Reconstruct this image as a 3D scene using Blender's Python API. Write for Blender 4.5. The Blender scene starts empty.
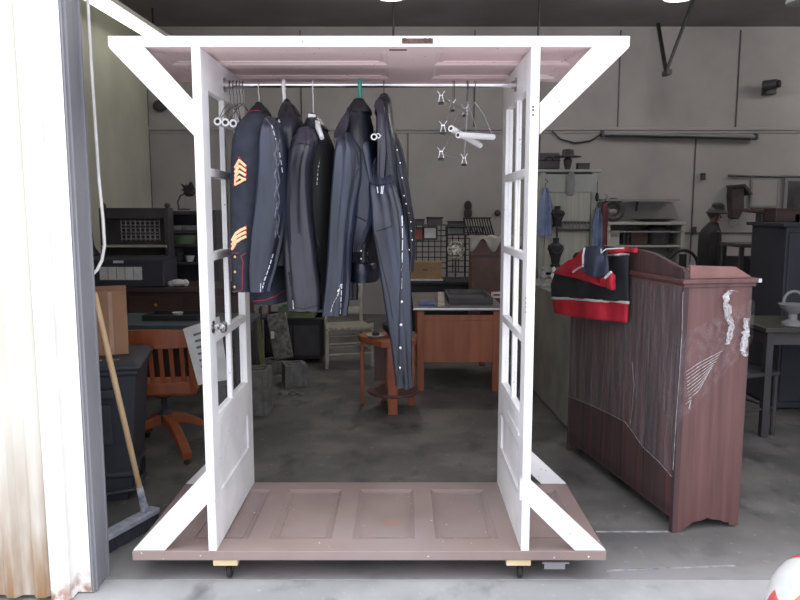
import bpy, bmesh, math, random
from mathutils import Vector, Matrix, noise
random.seed(7)
S = bpy.context.scene
# ---------------------------------------------------------------- camera, sky, exposure
PITCH = math.radians(7.125); CH = 1.595; F = 720.0; VX = 403.0
cd = bpy.data.cameras.new('camera'); cam = bpy.data.objects.new('camera', cd)
S.collection.objects.link(cam); S.camera = cam
cam.location = (0, 0, CH); cam.rotation_euler = (math.pi/2 - PITCH, 0, 0)
cd.sensor_width = 36; cd.lens = 36*F/800; cd.shift_x = -(VX-400)/800; cd.clip_start = .05
w = bpy.data.worlds.new('overcast_sky'); S.world = w; w.use_nodes = True
nt = w.node_tree; bg = nt.nodes['Background']
tc = nt.nodes.new('ShaderNodeTexCoord'); sx = nt.nodes.new('ShaderNodeSeparateXYZ')
cr = nt.nodes.new('ShaderNodeValToRGB')
nt.links.new(tc.outputs['Generated'], sx.inputs[0]); nt.links.new(sx.outputs['Z'], cr.inputs[0])
nt.links.new(cr.outputs[0], bg.inputs[0])
cr.color_ramp.elements[0].color = (.55, .575, .63, 1); cr.color_ramp.elements[1].color = (1.29, 1.32, 1.40, 1)
bg.inputs[1].default_value = 2.0
sd = bpy.data.lights.new('hazy_sun', 'SUN'); sd.energy = 6.0; sd.angle = math.radians(2); sd.color = (1, .98, .95)
so = bpy.data.objects.new('hazy_sun', sd); S.collection.objects.link(so)
so.rotation_euler = Vector((-.10, -.55, -.85)).to_track_quat('-Z', 'Y').to_euler()
S.view_settings.view_transform = 'Standard'; S.view_settings.look = 'None'
S.view_settings.gamma = 1; S.view_settings.use_curve_mapping = False
S.view_settings.exposure = 0.25

# ---------------------------------------------------------------- helpers
SP, CP = math.sin(PITCH), math.cos(PITCH)
def P(x, y, Y):
    """point at depth Y seen in direction (x, y) of the photograph frame"""
    v = (y-300)/F; k = Y/(CP - v*SP)
    return Vector(((x-VX)/F*k, Y, CH + (-SP - v*CP)*k))
def lin(c):
    r = []
    for u in c:
        u /= 255.0
        r.append(u/12.92 if u <= .04045 else ((u+.055)/1.055)**2.4)
    return (*r, 1)
MC = {}
def mat(name, c1, c2=None, rough=.6, metal=0, scale=6, stretch=(1, 1, 1), bump=0, bscale=None, emit=None, es=0, spec=.5, lo=.35, hi=.65, coat=0, detail=5):
    if name in MC: return MC[name]
    m = bpy.data.materials.new(name); m.use_nodes = True; n = m.node_tree; b = n.nodes['Principled BSDF']
    MC[name] = m
    b.inputs['Roughness'].default_value = rough; b.inputs['Metallic'].default_value = metal
    b.inputs['Specular IOR Level'].default_value = spec; b.inputs['Coat Weight'].default_value = coat
    if c2 is None: c2 = tuple(min(255, u*.86) for u in c1)
    tc = n.nodes.new('ShaderNodeTexCoord'); mp = n.nodes.new('ShaderNodeMapping'); mp.inputs['Scale'].default_value = stretch
    nz = n.nodes.new('ShaderNodeTexNoise'); nz.inputs['Scale'].default_value = scale; nz.inputs['Detail'].default_value = detail
    rp = n.nodes.new('ShaderNodeValToRGB')
    rp.color_ramp.elements[0].position = lo; rp.color_ramp.elements[1].position = hi
    rp.color_ramp.elements[0].color = lin(c2); rp.color_ramp.elements[1].color = lin(c1)
    n.links.new(tc.outputs['Object'], mp.inputs[0]); n.links.new(mp.outputs[0], nz.inputs[0])
    n.links.new(nz.outputs[0], rp.inputs[0]); n.links.new(rp.outputs[0], b.inputs['Base Color'])
    if bump:
        bp = n.nodes.new('ShaderNodeBump'); bp.inputs['Strength'].default_value = bump; bp.inputs['Distance'].default_value = .01
        if bscale:
            nb = n.nodes.new('ShaderNodeTexNoise'); nb.inputs['Scale'].default_value = bscale; nb.inputs['Detail'].default_value = 6
            n.links.new(mp.outputs[0], nb.inputs[0]); n.links.new(nb.outputs[0], bp.inputs['Height'])
        else: n.links.new(nz.outputs[0], bp.inputs['Height'])
        n.links.new(bp.outputs[0], b.inputs['Normal'])
    if emit:
        b.inputs['Emission Color'].default_value = lin(emit); b.inputs['Emission Strength'].default_value = es
    return m
def overlay(m, col, scale, lo, hi, stretch=(1, 1, 1), zfade=None):
    """stains / chips / painted-in light with a shape of their own laid over a material's colour"""
    n = m.node_tree; b = n.nodes['Principled BSDF']; src = b.inputs['Base Color'].links[0].from_socket
    tc = n.nodes.new('ShaderNodeTexCoord'); mp = n.nodes.new('ShaderNodeMapping'); mp.inputs['Scale'].default_value = stretch
    nz = n.nodes.new('ShaderNodeTexNoise'); nz.inputs['Scale'].default_value = scale; nz.inputs['Detail'].default_value = 4
    r = n.nodes.new('ShaderNodeMapRange'); r.inputs[1].default_value = lo; r.inputs[2].default_value = hi
    mx = n.nodes.new('ShaderNodeMix'); mx.data_type = 'RGBA'; mx.inputs['B'].default_value = lin(col)
    n.links.new(tc.outputs['Object'], mp.inputs[0]); n.links.new(mp.outputs[0], nz.inputs[0]); n.links.new(nz.outputs[0], r.inputs[0])
    f = r.outputs[0]
    if zfade:
        ax, z0, z1 = zfade
        s = n.nodes.new('ShaderNodeSeparateXYZ'); n.links.new(tc.outputs['Object'], s.inputs[0])
        r2 = n.nodes.new('ShaderNodeMapRange'); r2.inputs[1].default_value = z0; r2.inputs[2].default_value = z1
        n.links.new(s.outputs[ax], r2.inputs[0])
        mu = n.nodes.new('ShaderNodeMath'); mu.operation = 'MULTIPLY'; n.links.new(f, mu.inputs[0]); n.links.new(r2.outputs[0], mu.inputs[1]); f = mu.outputs[0]
    n.links.new(f, mx.inputs['Factor']); n.links.new(src, mx.inputs['A']); n.links.new(mx.outputs['Result'], b.inputs['Base Color'])
    return m

class MB:
    def __init__(s): s.bm = bmesh.new(); s.mi = 0
    def face(s, vs):
        try:
            f = s.bm.faces.new(vs); f.material_index = s.mi; return f
        except ValueError: return None
    def hexa(s, pts):
        v = [s.bm.verts.new(p) for p in pts]
        for q in ((0,3,2,1),(4,5,6,7),(0,1,5,4),(1,2,6,5),(2,3,7,6),(3,0,4,7)): s.face([v[i] for i in q])
        return s
    def box(s, c, d, rot=None, taper=1.0, piv=None):
        x, y, z = (u/2 for u in d); t = taper
        pts = [Vector(p) for p in ((-x,-y,-z),(x,-y,-z),(x,y,-z),(-x,y,-z),(-x*t,-y*t,z),(x*t,-y*t,z),(x*t,y*t,z),(-x*t,y*t,z))]
        if rot:
            from mathutils import Euler
            R = Euler(rot).to_matrix(); pts = [R @ p for p in pts]
        return s.hexa([p + Vector(c) for p in pts])
    def bar(s, a, b, wd, th, up=(0, 0, 1)):
        a = Vector(a); b = Vector(b); d = (b-a).normalized(); u = Vector(up); sd = d.cross(u)
        if sd.length < 1e-4: sd = d.cross(Vector((0, 1, 0)))
        sd.normalize(); u = sd.cross(d).normalized(); sd *= wd/2; u *= th/2
        return s.hexa([a-sd-u, a+sd-u, b+sd-u, b-sd-u, a-sd+u, a+sd+u, b+sd+u, b-sd+u])
    def rings(s, R, closed=False, cap=True):
        V = [[s.bm.verts.new(p) for p in r] for r in R]; n = len(V[0])
        L = len(V)
        for i in range(L if closed else L-1):
            A, B = V[i], V[(i+1) % L]
            for j in range(n): s.face([A[j], A[(j+1) % n], B[(j+1) % n], B[j]])
        if cap and not closed: s.face(V[0][::-1]); s.face(V[-1])
        return s
    def tube(s, pts, r, n=8, closed=False):
        pts = [Vector(p) for p in pts]; L = len(pts)
        rr = r if isinstance(r, (list, tuple)) else [r]*L
        R = []; nrm = None
        for i in range(L):
            if closed: t = pts[(i+1) % L]-pts[i-1]
            else: t = pts[min(i+1, L-1)]-pts[max(i-1, 0)]
            t.normalize()
            if nrm is None:
                nrm = t.cross(Vector((0, 0, 1)))
                if nrm.length < .1: nrm = t.cross(Vector((0, 1, 0)))
            nrm = (nrm - t*nrm.dot(t)).normalized(); bn = t.cross(nrm)
            R.append([pts[i] + (nrm*math.cos(2*math.pi*k/n)+bn*math.sin(2*math.pi*k/n))*rr[i] for k in range(n)])
        return s.rings(R, closed)
    def lathe(s, prof, c=(0, 0, 0), n=24, M=None):
        c = Vector(c); R = []
        for r, z in prof:
            ring = [Vector((max(r, 1e-4)*math.cos(2*math.pi*k/n), max(r, 1e-4)*math.sin(2*math.pi*k/n), z)) for k in range(n)]
            R.append([(M @ p if M else p)+c for p in ring])
        return s.rings(R)
    def prism(s, poly, a, b, f):
        """extrude 2d poly from depth a to b; f(u, v, d) gives the point"""
        A = [s.bm.verts.new(f(u, v, a)) for u, v in poly]; B = [s.bm.verts.new(f(u, v, b)) for u, v in poly]
        s.face(A[::-1]); s.face(B); n = len(A)
        for i in range(n): s.face([A[i], A[(i+1) % n], B[(i+1) % n], B[i]])
        return s
    def ball(s, c, r, n=16, sc=(1, 1, 1)):
        R = []
        for i in range(n//2+1):
            a = -math.pi/2+math.pi*i/(n//2)
            R.append([Vector(c)+Vector((max(math.cos(a), 1e-3)*math.cos(2*math.pi*k/n)*r*sc[0], max(math.cos(a), 1e-3)*math.sin(2*math.pi*k/n)*r*sc[1], math.sin(a)*r*sc[2])) for k in range(n)])
        return s.rings(R)
    def build(s, name, mats, parent=None, smooth=False, bevel=0, sharp=40, solid=0, seg=2):
        bmesh.ops.recalc_face_normals(s.bm, faces=s.bm.faces[:])
        me = bpy.data.meshes.new(name); s.bm.to_mesh(me); s.bm.free()
        for m in (mats if isinstance(mats, (list, tuple)) else [mats]): me.materials.append(m)
        o = bpy.data.objects.new(name, me); S.collection.objects.link(o)
        if parent: o.parent = parent
        if smooth:
            for p in me.polygons: p.use_smooth = True
            try: me.set_sharp_from_angle(angle=math.radians(sharp))
            except Exception: pass
        if bevel:
            md = o.modifiers.new('bevel', 'BEVEL'); md.width = bevel; md.segments = seg; md.limit_method = 'ANGLE'; md.angle_limit = math.radians(35)
        if solid:
            md = o.modifiers.new('solid', 'SOLIDIFY'); md.thickness = solid; md.offset = 0
        return o
def tag(o, label, cat, group=None, kind=None):
    o['label'] = label; o['category'] = cat
    if group: o['group'] = group
    if kind: o['kind'] = kind
    return o
def thing(name, label, cat, loc=(0, 0, 0), rz=0, group=None):
    o = bpy.data.objects.new(name, None); S.collection.objects.link(o); o.empty_display_size = .05
    o.location = loc; o.rotation_euler = (0, 0, rz)
    return tag(o, label, cat, group)
def struct(o): o['kind'] = 'structure'; return o
def copy_tree(o, parent=None):
    c = o.copy(); S.collection.objects.link(c)
    if parent: c.parent = parent
    for ch in list(o.children): copy_tree(ch, c)
    return c
def arc(c, r, a0, a1, n, ax='xz'):
    out = []
    for i in range(n+1):
        a = math.radians(a0+(a1-a0)*i/n); u, v = r*math.cos(a), r*math.sin(a)
        out.append(Vector(c)+(Vector((u, 0, v)) if ax == 'xz' else Vector((0, u, v)) if ax == 'yz' else Vector((u, v, 0))))
    return out

# ---------------------------------------------------------------- materials
M_white = mat('white_paint', (246, 245, 245), (228, 227, 230), rough=.45, scale=5, bump=.05)
overlay(M_white, (120, 105, 95), 70, .70, .74)
M_whitetrim = mat('white_siding', (248, 247, 244), (240, 238, 232), rough=.5, scale=2)
M_rustsiding = mat('white_corrugated_siding', (230, 228, 221), (218, 214, 204), rough=.5, scale=2, stretch=(1, 1, .3))
overlay(M_rustsiding, (142, 100, 50), 4, .20, .55, (3, 1, .5), (2, .80, -.05))
M_rusttrim = mat('white_trim_metal', (248, 247, 244), (240, 238, 232), rough=.5)
overlay(M_rusttrim, (150, 85, 55), 14, .42, .56, (1, 1, 1), (2, .12, .0))
M_jamb = mat('grey_door_jamb', (142, 142, 148), (122, 122, 129), rough=.5, scale=3, stretch=(1, 1, .4))
M_wallb = mat('back_wall_board', (176, 172, 172), (162, 158, 158), rough=.85, scale=1.3)
M_walll = mat('left_wall_board', (202, 202, 188), (186, 186, 174), rough=.85, scale=1.3)
M_ceil = mat('dark_ceiling', (128, 121, 126), (112, 106, 110), rough=.8, scale=1)
M_seam = mat('wall_seam', (92, 90, 92), rough=.8)
M_pink = mat('faded_pink_paint', (254, 230, 230), (250, 220, 222), rough=.55, scale=3, stretch=(.4, 1, 1))
overlay(M_pink, (160, 120, 115), 60, .69, .73)
M_brownp = mat('faded_brown_paint', (160, 141, 136), (140, 122, 118), rough=.55, scale=2.2, stretch=(1, 1, 1), lo=.3, hi=.7)
overlay(M_brownp, (160, 146, 144), 1.6, .5, .75)
overlay(M_brownp, (225, 215, 210), 48, .715, .735)
overlay(M_brownp, (170, 124, 104), 3.0, .68, .80)
M_steel = mat('bright_steel', (205, 205, 210), rough=.3, metal=1)
M_chrome = mat('chrome', (235, 235, 238), rough=.15, metal=1)
M_dsteel = mat('dark_steel', (90, 92, 92), rough=.4, metal=.8)
M_rubber = mat('black_rubber', (38, 38, 40), rough=.7)
M_leather = mat('black_leather', (32, 36, 48), (19, 21, 29), rough=.38, scale=8, stretch=(1.6, 1.6, .5), bump=.35, bscale=18, spec=.5)
M_leather2 = mat('blue_black_leather', (42, 49, 68), (20, 24, 35), rough=.35, scale=7, stretch=(1.6, 1.6, .35), bump=.3, bscale=16, spec=.55)
M_leather3 = mat('worn_purple_black_leather', (50, 48, 62), (27, 26, 36), rough=.38, scale=7, stretch=(1.6, 1.6, .35), bump=.3, bscale=16, spec=.55)
M_stitch = mat('black_seam', (20, 20, 24), rough=.5)
M_lining = mat('black_lining', (30, 30, 33), rough=.8)
M_navy = mat('navy_wool', (46, 50, 62), (36, 40, 51), rough=.9, scale=20)
M_red = mat('red_piping', (170, 52, 56), rough=.7)
M_gold = mat('gold_chevron', (253, 218, 178), (250, 196, 146), rough=.5, scale=60)
M_brass = mat('brass_button', (240, 190, 120), rough=.3, metal=.9)
M_dark = mat('dark_furniture', (76, 73, 77), (60, 58, 62), rough=.55, scale=4)
M_dark2 = mat('dark_navy_furniture', (60, 61, 73), (50, 51, 62), rough=.6, scale=3)
M_black = mat('black_matte', (48, 47, 50), rough=.7)
M_darkwood = mat('dark_brown_wood', (84, 62, 60), (64, 48, 48), rough=.5, scale=4, stretch=(.4, 3, 3))
M_oak = mat('oak_wood', (172, 104, 74), (152, 88, 62), rough=.5, scale=5, stretch=(3, 3, .4))
M_oakr = mat('orange_wood', (172, 98, 64), (146, 80, 50), rough=.4, scale=5, stretch=(2, 2, .5))
M_dress = mat('red_brown_wood', (112, 77, 75), (86, 58, 58), rough=.5, scale=4, stretch=(6, 6, .35), lo=.3, hi=.7)
M_dressback = mat('aged_back_planks', (88, 66, 67), (62, 48, 50), rough=.7, scale=4, stretch=(7, 7, .3), lo=.3, hi=.7)
overlay(M_dressback, (104, 62, 62), 3, .52, .7, (8, 8, .35))
M_card = mat('cardboard', (186, 144, 116), (174, 132, 106), rough=.85, scale=4)
M_paper = mat('white_paper', (226, 226, 226), (206, 206, 208), rough=.7, scale=12)
M_conc = mat('concrete_block', (128, 128, 126), (100, 100, 98), rough=.95, scale=12, bump=.5)
M_rope = mat('white_rope', (235, 232, 232), rough=.8)
M_brok = mat('broom_wood', (206, 176, 140), (190, 160, 124), rough=.5, scale=4, stretch=(5, 5, .5))
M_bin = mat('dark_grey_plastic', (68, 72, 84), (56, 60, 70), rough=.5, scale=2)
M_creamw = mat('cream_paint', (188, 190, 184), (170, 172, 166), rough=.7, scale=3)
M_grey = mat('grey_paint', (150, 150, 152), (134, 134, 136), rough=.7, scale=3)
M_blued = mat('pale_blue_cloth', (150, 164, 196), (128, 142, 176), rough=.9, scale=9)
M_redd = mat('dull_red_cloth', (170, 100, 104), rough=.9, scale=9)
M_green = mat('dull_green', (110, 128, 96), (90, 104, 80), rough=.7)
M_jred = mat('red_sport_cloth', (206, 40, 62), (180, 30, 50), rough=.75, scale=7)
M_jblk = mat('black_sport_cloth', (44, 46, 52), (36, 38, 42), rough=.8, scale=7)
M_jnav = mat('navy_collar_cloth', (62, 70, 92), (52, 60, 80), rough=.8, scale=7)
M_jwht = mat('white_stripe_cloth', (240, 236, 236), rough=.8)
M_clothg = mat('grey_green_cloth', (140, 138, 130), (120, 118, 112), rough=.95, scale=4)
M_bone = mat('bleached_wood', (196, 191, 180), (164, 160, 150), rough=.8, scale=8)
M_white_pl = mat('white_plastic', (240, 240, 242), rough=.35)
M_teal = mat('teal_plastic', (60, 165, 150), rough=.35)
M_pine = mat('raw_pine', (226, 206, 170), (210, 188, 150), rough=.7, scale=6, stretch=(1, 4, 4))
def film_mat(name, white, streak, trans):
    m = bpy.data.materials.new(name); m.use_nodes = True; n = m.node_tree; b = n.nodes['Principled BSDF']; out = n.nodes['Material Output']
    b.inputs['Base Color'].default_value = (.8, .8, .84, 1); b.inputs['Roughness'].default_value = .3; b.inputs['Specular IOR Level'].default_value = .8
    tr = n.nodes.new('ShaderNodeBsdfTransparent'); mx = n.nodes.new('ShaderNodeMixShader')
    tc = n.nodes.new('ShaderNodeTexCoord'); mp = n.nodes.new('ShaderNodeMapping'); mp.inputs['Scale'].default_value = streak
    nz = n.nodes.new('ShaderNodeTexNoise'); nz.inputs['Scale'].default_value = 5; nz.inputs['Detail'].default_value = 8
    r = n.nodes.new('ShaderNodeMapRange'); r.inputs[1].default_value = .38; r.inputs[2].default_value = .72; r.inputs[3].default_value = white; r.inputs[4].default_value = trans
    n.links.new(tc.outputs['Object'], mp.inputs[0]); n.links.new(mp.outputs[0], nz.inputs[0]); n.links.new(nz.outputs[0], r.inputs[0])
    n.links.new(r.outputs[0], mx.inputs[0]); n.links.new(tr.outputs[0], mx.inputs[1]); n.links.new(b.outputs[0], mx.inputs[2])
    n.links.new(mx.outputs[0], out.inputs[0])
    bp = n.nodes.new('ShaderNodeBump'); bp.inputs['Strength'].default_value = .6; bp.inputs['Distance'].default_value = .01
    n.links.new(nz.outputs[0], bp.inputs['Height']); n.links.new(bp.outputs[0], b.inputs['Normal'])
    return m
M_film = film_mat('stretch_wrap', .03, (12, 12, .8), .16)
M_filme = film_mat('stretch_wrap_end', .0, (5, 8, 5), .07)
M_film2 = film_mat('crumpled_wrap', .25, (14, 14, 3), .85)
M_glass = film_mat('window_glass', .02, (1, 1, 1), .05)

# ---------------------------------------------------------------- the building
def floor_mat(name, c1, c2, c3, rough, speck=1.5):
    m = mat(name, c1, c2, rough=rough, scale=.9, bump=.12, bscale=30, lo=.3, hi=.7, detail=9)
    overlay(m, c3, 2.6, .45, .68); overlay(m, tuple(min(255, u*speck+10) for u in c2), 22, .64, .74)
    overlay(m, tuple(u*.8 for u in c2), 5, .56, .74, (1, .6, 1))
    return m
M_floor = floor_mat('stained_concrete_floor', (112, 110, 108), (88, 87, 87), (126, 123, 120), .55)
M_apron = floor_mat('pale_concrete_apron', (172, 171, 172), (154, 153, 155), (184, 183, 184), .8, 1.12)
overlay(M_floor, (156, 154, 154), 3.5, .12, .48, (1, 1.6, 1), (1, 3.36, 2.94))  # pale dust, plus daylight at the threshold painted into the colour
XL, XR, YB, ZC = -3.8, 8.2, 11.0, 4.27
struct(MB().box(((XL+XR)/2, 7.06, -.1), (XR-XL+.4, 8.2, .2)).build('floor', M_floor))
struct(MB().box((1, -5.02, -.102), (34, 15.96, .196)).build('floor_apron', M_apron))
struct(MB().box(((XL+XR)/2, YB+.1, 2.2), (XR-XL+.6, .2, 4.6)).build('wall_back', M_wallb))
struct(MB().box((XL-.1, 7.0, 2.2), (.2, 8.1, 4.6)).build('wall_left', M_walll))
struct(MB().box((XR+.1, 7.0, 2.2), (.2, 8.1, 4.6)).build('wall_right', M_wallb))
struct(MB().box(((XL+XR)/2, 6.95, ZC+.1), (XR-XL+.4, 8.3, .2)).build('ceiling', M_ceil))
# front wall: corrugated siding left of the opening, flat trim and the reveal of the jamb
struct(MB().box((-2.65, 2.945, 1.6), (2.4, .11, 3.2)).build('wall_front_left', M_walll))
mb = MB(); pts = []
x = -4.325; k = 0
while x < -1.49:
    pts += [(x, 2.795), (x+.045, 2.795), (x+.065, 2.772), (x+.10, 2.772), (x+.12, 2.795)]; x += .12
pts = pts + [(x, 2.889), (-4.325, 2.889)]
mb.prism(pts, .02, 4.4, lambda u, v, d: Vector((u, v, d)))
struct(mb.build('wall_siding', M_rustsiding))
mb = MB(); mb.box((-1.374, 2.872, 2.2), (.145, .044, 4.4)); mb.box((-1.405, 2.83, 2.2), (.08, .10, 4.4))
struct(mb.build('trim_1', M_rusttrim, bevel=.004))
mb = MB(); mb.box((-1.304, 2.925, 1.6), (.012, .15, 3.2)); mb.box((-1.297, 2.87, 1.6), (.018, .012, 3.2)); mb.box((-1.297, 2.99, 1.6), (.018, .014, 3.2))
struct(mb.build('trim_2', M_jamb, bevel=.002))
struct(MB().box((2.0, 2.945, 3.7), (12.4, .11, 1.1)).build('wall_front_top', M_whitetrim))
struct(MB().box((5.9, 2.945, 1.6), (4.6, .11, 3.2)).build('wall_front_right', M_whitetrim))
# wall seams and ledges
def seam(x, y0, y1, wd=.014, Y=YB-.008, n='trim_3'):
    a = P(x, y0, Y); b = P(x, y1, Y)
    struct(MB().box((a.x, Y, (a.z+b.z)/2), (wd, .016, abs(a.z-b.z))).build(n, M_seam))
for i, (x, y0, y1) in enumerate(((621, 30, 127), (741, 30, 127), (696, 139, 262), (147, 90, 210), (475, 30, 127), (408, 132, 262), (300, 30, 120), (540, 135, 262))):
    seam(x, y0, y1, n='trim_%d' % (i+3))
a = P(400, 129, YB)
struct(MB().box(((XL+XR)/2, YB-.015, a.z), (XR-XL, .03, .04)).build('trim_12', M_wallb, bevel=.005))
struct(MB().box(((XL+XR)/2, YB-.012, a.z-.05), (XR-XL, .02, .02)).build('trim_13', M_wallb))
a = P(640, 233, YB)
struct(MB().box((XR-3.2, YB-.01, a.z), (6.0, .02, .02)).build('trim_14', M_seam))
# expansion joint in the floor
0 and struct(MB().box((1.4, 2.958, .0005), (9, .012, .004)).build('trim_15', M_seam))
# chalk lines are worn paint on the slab
M_chalk = mat('worn_white_paint_line', (170, 170, 172), (120, 120, 122), rough=.9, scale=14, lo=.35, hi=.6)
for i, (a, b) in enumerate((((596, 532), (668, 532)), ((606, 571), (735, 566)))):
    def fl(x, y):
        v = (y-300)/F; d = CH*(CP-v*SP)/(SP+v*CP); return P(x, y, d)
    p, q = fl(*a), fl(*b)
    struct(MB().bar((p.x, p.y, .002), (q.x, q.y, .002), .012, .003).build('trim_%d' % (16+i), M_chalk))
def FLR(x, y):
    v = (y-300)/F; d = CH*(CP-v*SP)/(SP+v*CP); return P(x, y, d)

# ceiling fittings
def lamp_light(t, loc, wts):
    l = bpy.data.lights.new('lamp_light', 'POINT'); l.energy = wts; l.color = (1, .97, .92); l.shadow_soft_size = .25
    o = bpy.data.objects.new('lamp_light', l); S.collection.objects.link(o); o.location = loc; o.parent = t
M_glow = mat('lit_lamp_face', (255, 250, 225), rough=.5, emit=(255, 250, 228), es=4)
M_tube = mat('lit_tube', (255, 255, 240), rough=.5, emit=(255, 255, 236), es=1.8)
t = thing('strip_light', 'long lit fluorescent strip light under the dark ceiling along the left wall', 'ceiling light')
a = P(96, 0, 8.2); b = P(163, 42, 10.4); a = a+(a-b)*.15
MB().bar(a+Vector((0, 0, .05)), b+Vector((0, 0, .05)), .24, .05).build('housing', M_whitetrim, t)
for s in (-.06, .06): MB().tube([a+Vector((s, 0, 0)), b+Vector((s, 0, 0))], .04, 10).build('tube', M_tube, t)
for u in (.15, .85):
    p = a.lerp(b, u); MB().box((p.x, p.y, (p.z+.07+ZC)/2), (.02, .02, ZC-p.z-.07)).build('hanger_rod', M_dsteel, t)
for (x, y, lb) in ((391, -3, 'round lit bay lamp above the hanging leather jackets'), (679, -2, 'round lit bay lamp above the right end of the rack'), (803, 3, 'round bay lamp cut by the right edge of the picture')):
    c = P(x, y, 8.3); t = thing('bay_lamp', lb, 'ceiling light', c, 0, 'round bay lamps under the ceiling')
    MB().lathe([(.17, 0), (.175, .02), (.15, .12), (.07, .2), (.05, .26), (0, .26)]).build('shade', M_grey, t, smooth=True)
    MB().lathe([(0, -.012), (.10, -.012), (.155, 0), (.155, .01), (0, .012)]).build('lamp_face', M_glow if x < 790 else M_grey, t, smooth=True)
    MB().tube([(0, 0, .25), (0, 0, ZC-c.z)], .012).build('stem', M_dsteel, t)
    if x < 790: lamp_light(t, (0, 0, -.10), 52)
for (x, y, lb) in ((-1.6, 5.2, 'added unseen bay lamp nearest the opening, above the left door of the rack'), (2.6, 5.2, 'added unseen bay lamp nearest the opening, above the dresser'), (6.6, 6.5, 'added unseen bay lamp at the far right of the hall'), (6.6, 9.3, 'added unseen bay lamp at the far right rear of the hall')):  # unseen lamps added outside the frame to brighten the dark interior
    t = thing('bay_lamp', lb, 'ceiling light', (x, y, 3.9), 0, 'round bay lamps under the ceiling')
    MB().lathe([(.17, 0), (.175, .02), (.15, .12), (.07, .2), (.05, .26), (0, .26)]).build('shade', M_grey, t, smooth=True)
    MB().lathe([(0, -.012), (.10, -.012), (.155, 0), (.155, .01), (0, .012)]).build('lamp_face', M_glow, t, smooth=True)
    MB().tube([(0, 0, .25), (0, 0, ZC-3.9)], .012).build('stem', M_dsteel, t)
    lamp_light(t, (0, 0, -.10), 40 if y > 5.5 else 12)
def pipe(name, label, cat, pts, r, m=M_dsteel, n=8): return tag(MB().tube(pts, r, n).build(name, m, smooth=True), label, cat)
t = thing('pipe_brace', 'grey V-shaped steel brace hanging from the ceiling near the right lamp', 'brace')
MB().bar(P(667, 70, 9.6)+(P(689, 11, 9.6)-P(667, 70, 9.6))*((ZC-P(667, 70, 9.6).z)/(P(689, 11, 9.6).z-P(667, 70, 9.6).z)), P(667, 70, 9.6), .05, .03).build('strut', M_dsteel, t)
MB().bar(P(658, 24, 10.6), P(666, 72, 9.75), .05, .03).build('strut', M_dsteel, t)
MB().box(P(667, 73, 9.65), (.06, .2, .06)).build('bracket', M_dsteel, t)
pipe('hanging_rod', 'thin grey rod hanging from the ceiling behind the right end of the rack', 'rod', [P(537, 60, 9.4)+Vector((.02, 0, ZC-P(537, 60, 9.4).z)), P(537, 60, 9.4)], .014)
pipe('hanging_rod', 'thin grey rod hanging below the centre lamp behind the rack', 'rod', [P(393, 60, 9.4)+Vector((.01, 0, ZC-P(393, 60, 9.4).z)), P(393, 60, 9.4)], .014)
t = thing('security_camera', 'small dark security camera high on the back wall right of the brace', 'camera')
MB().box(P(769, 90, YB-.1), (.16, .14, .14)).build('mount', M_dark, t, bevel=.01)
c = P(777, 84, YB-.3); MB().tube([c+Vector((-.14, .12, 0)), c], .07, 14).build('body', M_dark, t, smooth=True)
MB().tube([c+Vector((0, 0, 0)), c+Vector((.03, -.03, 0))], .055, 14).build('lens', M_black, t, smooth=True)
t = thing('unlit_strip_light', 'long unlit grey strip light on the back wall ledge', 'wall light')
a, b = P(602, 134, YB-.08), P(755, 137, YB-.08)
MB().bar(a, b, .1, .05).build('housing', M_grey, t, bevel=.008)
MB().tube([a+Vector((.03, -.06, -.03)), b+Vector((-.03, -.06, -.03))], .018).build('tube', M_dsteel, t, smooth=True)
for p in (a, b): MB().box(p+Vector((0, -.03, 0)), (.03, .1, .09)).build('end_cap', M_dsteel, t)
pipe('wall_cable', 'thin dark cable sagging along the back wall beside the unlit strip light', 'cable', [P(552, 131, YB-.06), P(560, 139, YB-.04), P(575, 143, YB-.04), P(590, 141, YB-.04), P(603, 133, YB-.08)], .012)
t = thing('junction_box', 'small dark junction box beside the vertical conduit on the back wall', 'box')
MB().box(P(703, 176.5, YB-.03)+Vector((0, 0, .0)), (.06, .06, .10)).build('cover', M_dark, t, bevel=.006)
tag(MB().box(P(694, 230, YB-.04), (.06, .05, .10)).build('wall_outlet', M_dark, bevel=.006), 'dark outlet at the foot of the wall seam left of the man', 'outlet')
pipe('wall_rail', 'thin dark horizontal rail on the back wall above the framed pictures at right', 'rail', [P(728, 175.5, YB-.05), P(812, 177, YB-.05)], .018)
# rope beside the jamb
tag(MB().tube([P(87, -40, 3.08), P(88, 8, 3.08), P(91, 60, 3.08), P(95, 120, 3.08), P(99, 180, 3.08), P(103, 220, 3.08), P(104.5, 245, 3.08), P(102, 260, 3.07), P(97, 270, 3.05), P(90, 277, 3.02), P(84, 280, 2.99)], .007, 10).build('pull_rope', M_rope, smooth=True), 'white pull rope looping down beside the grey door jamb', 'rope')
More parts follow.
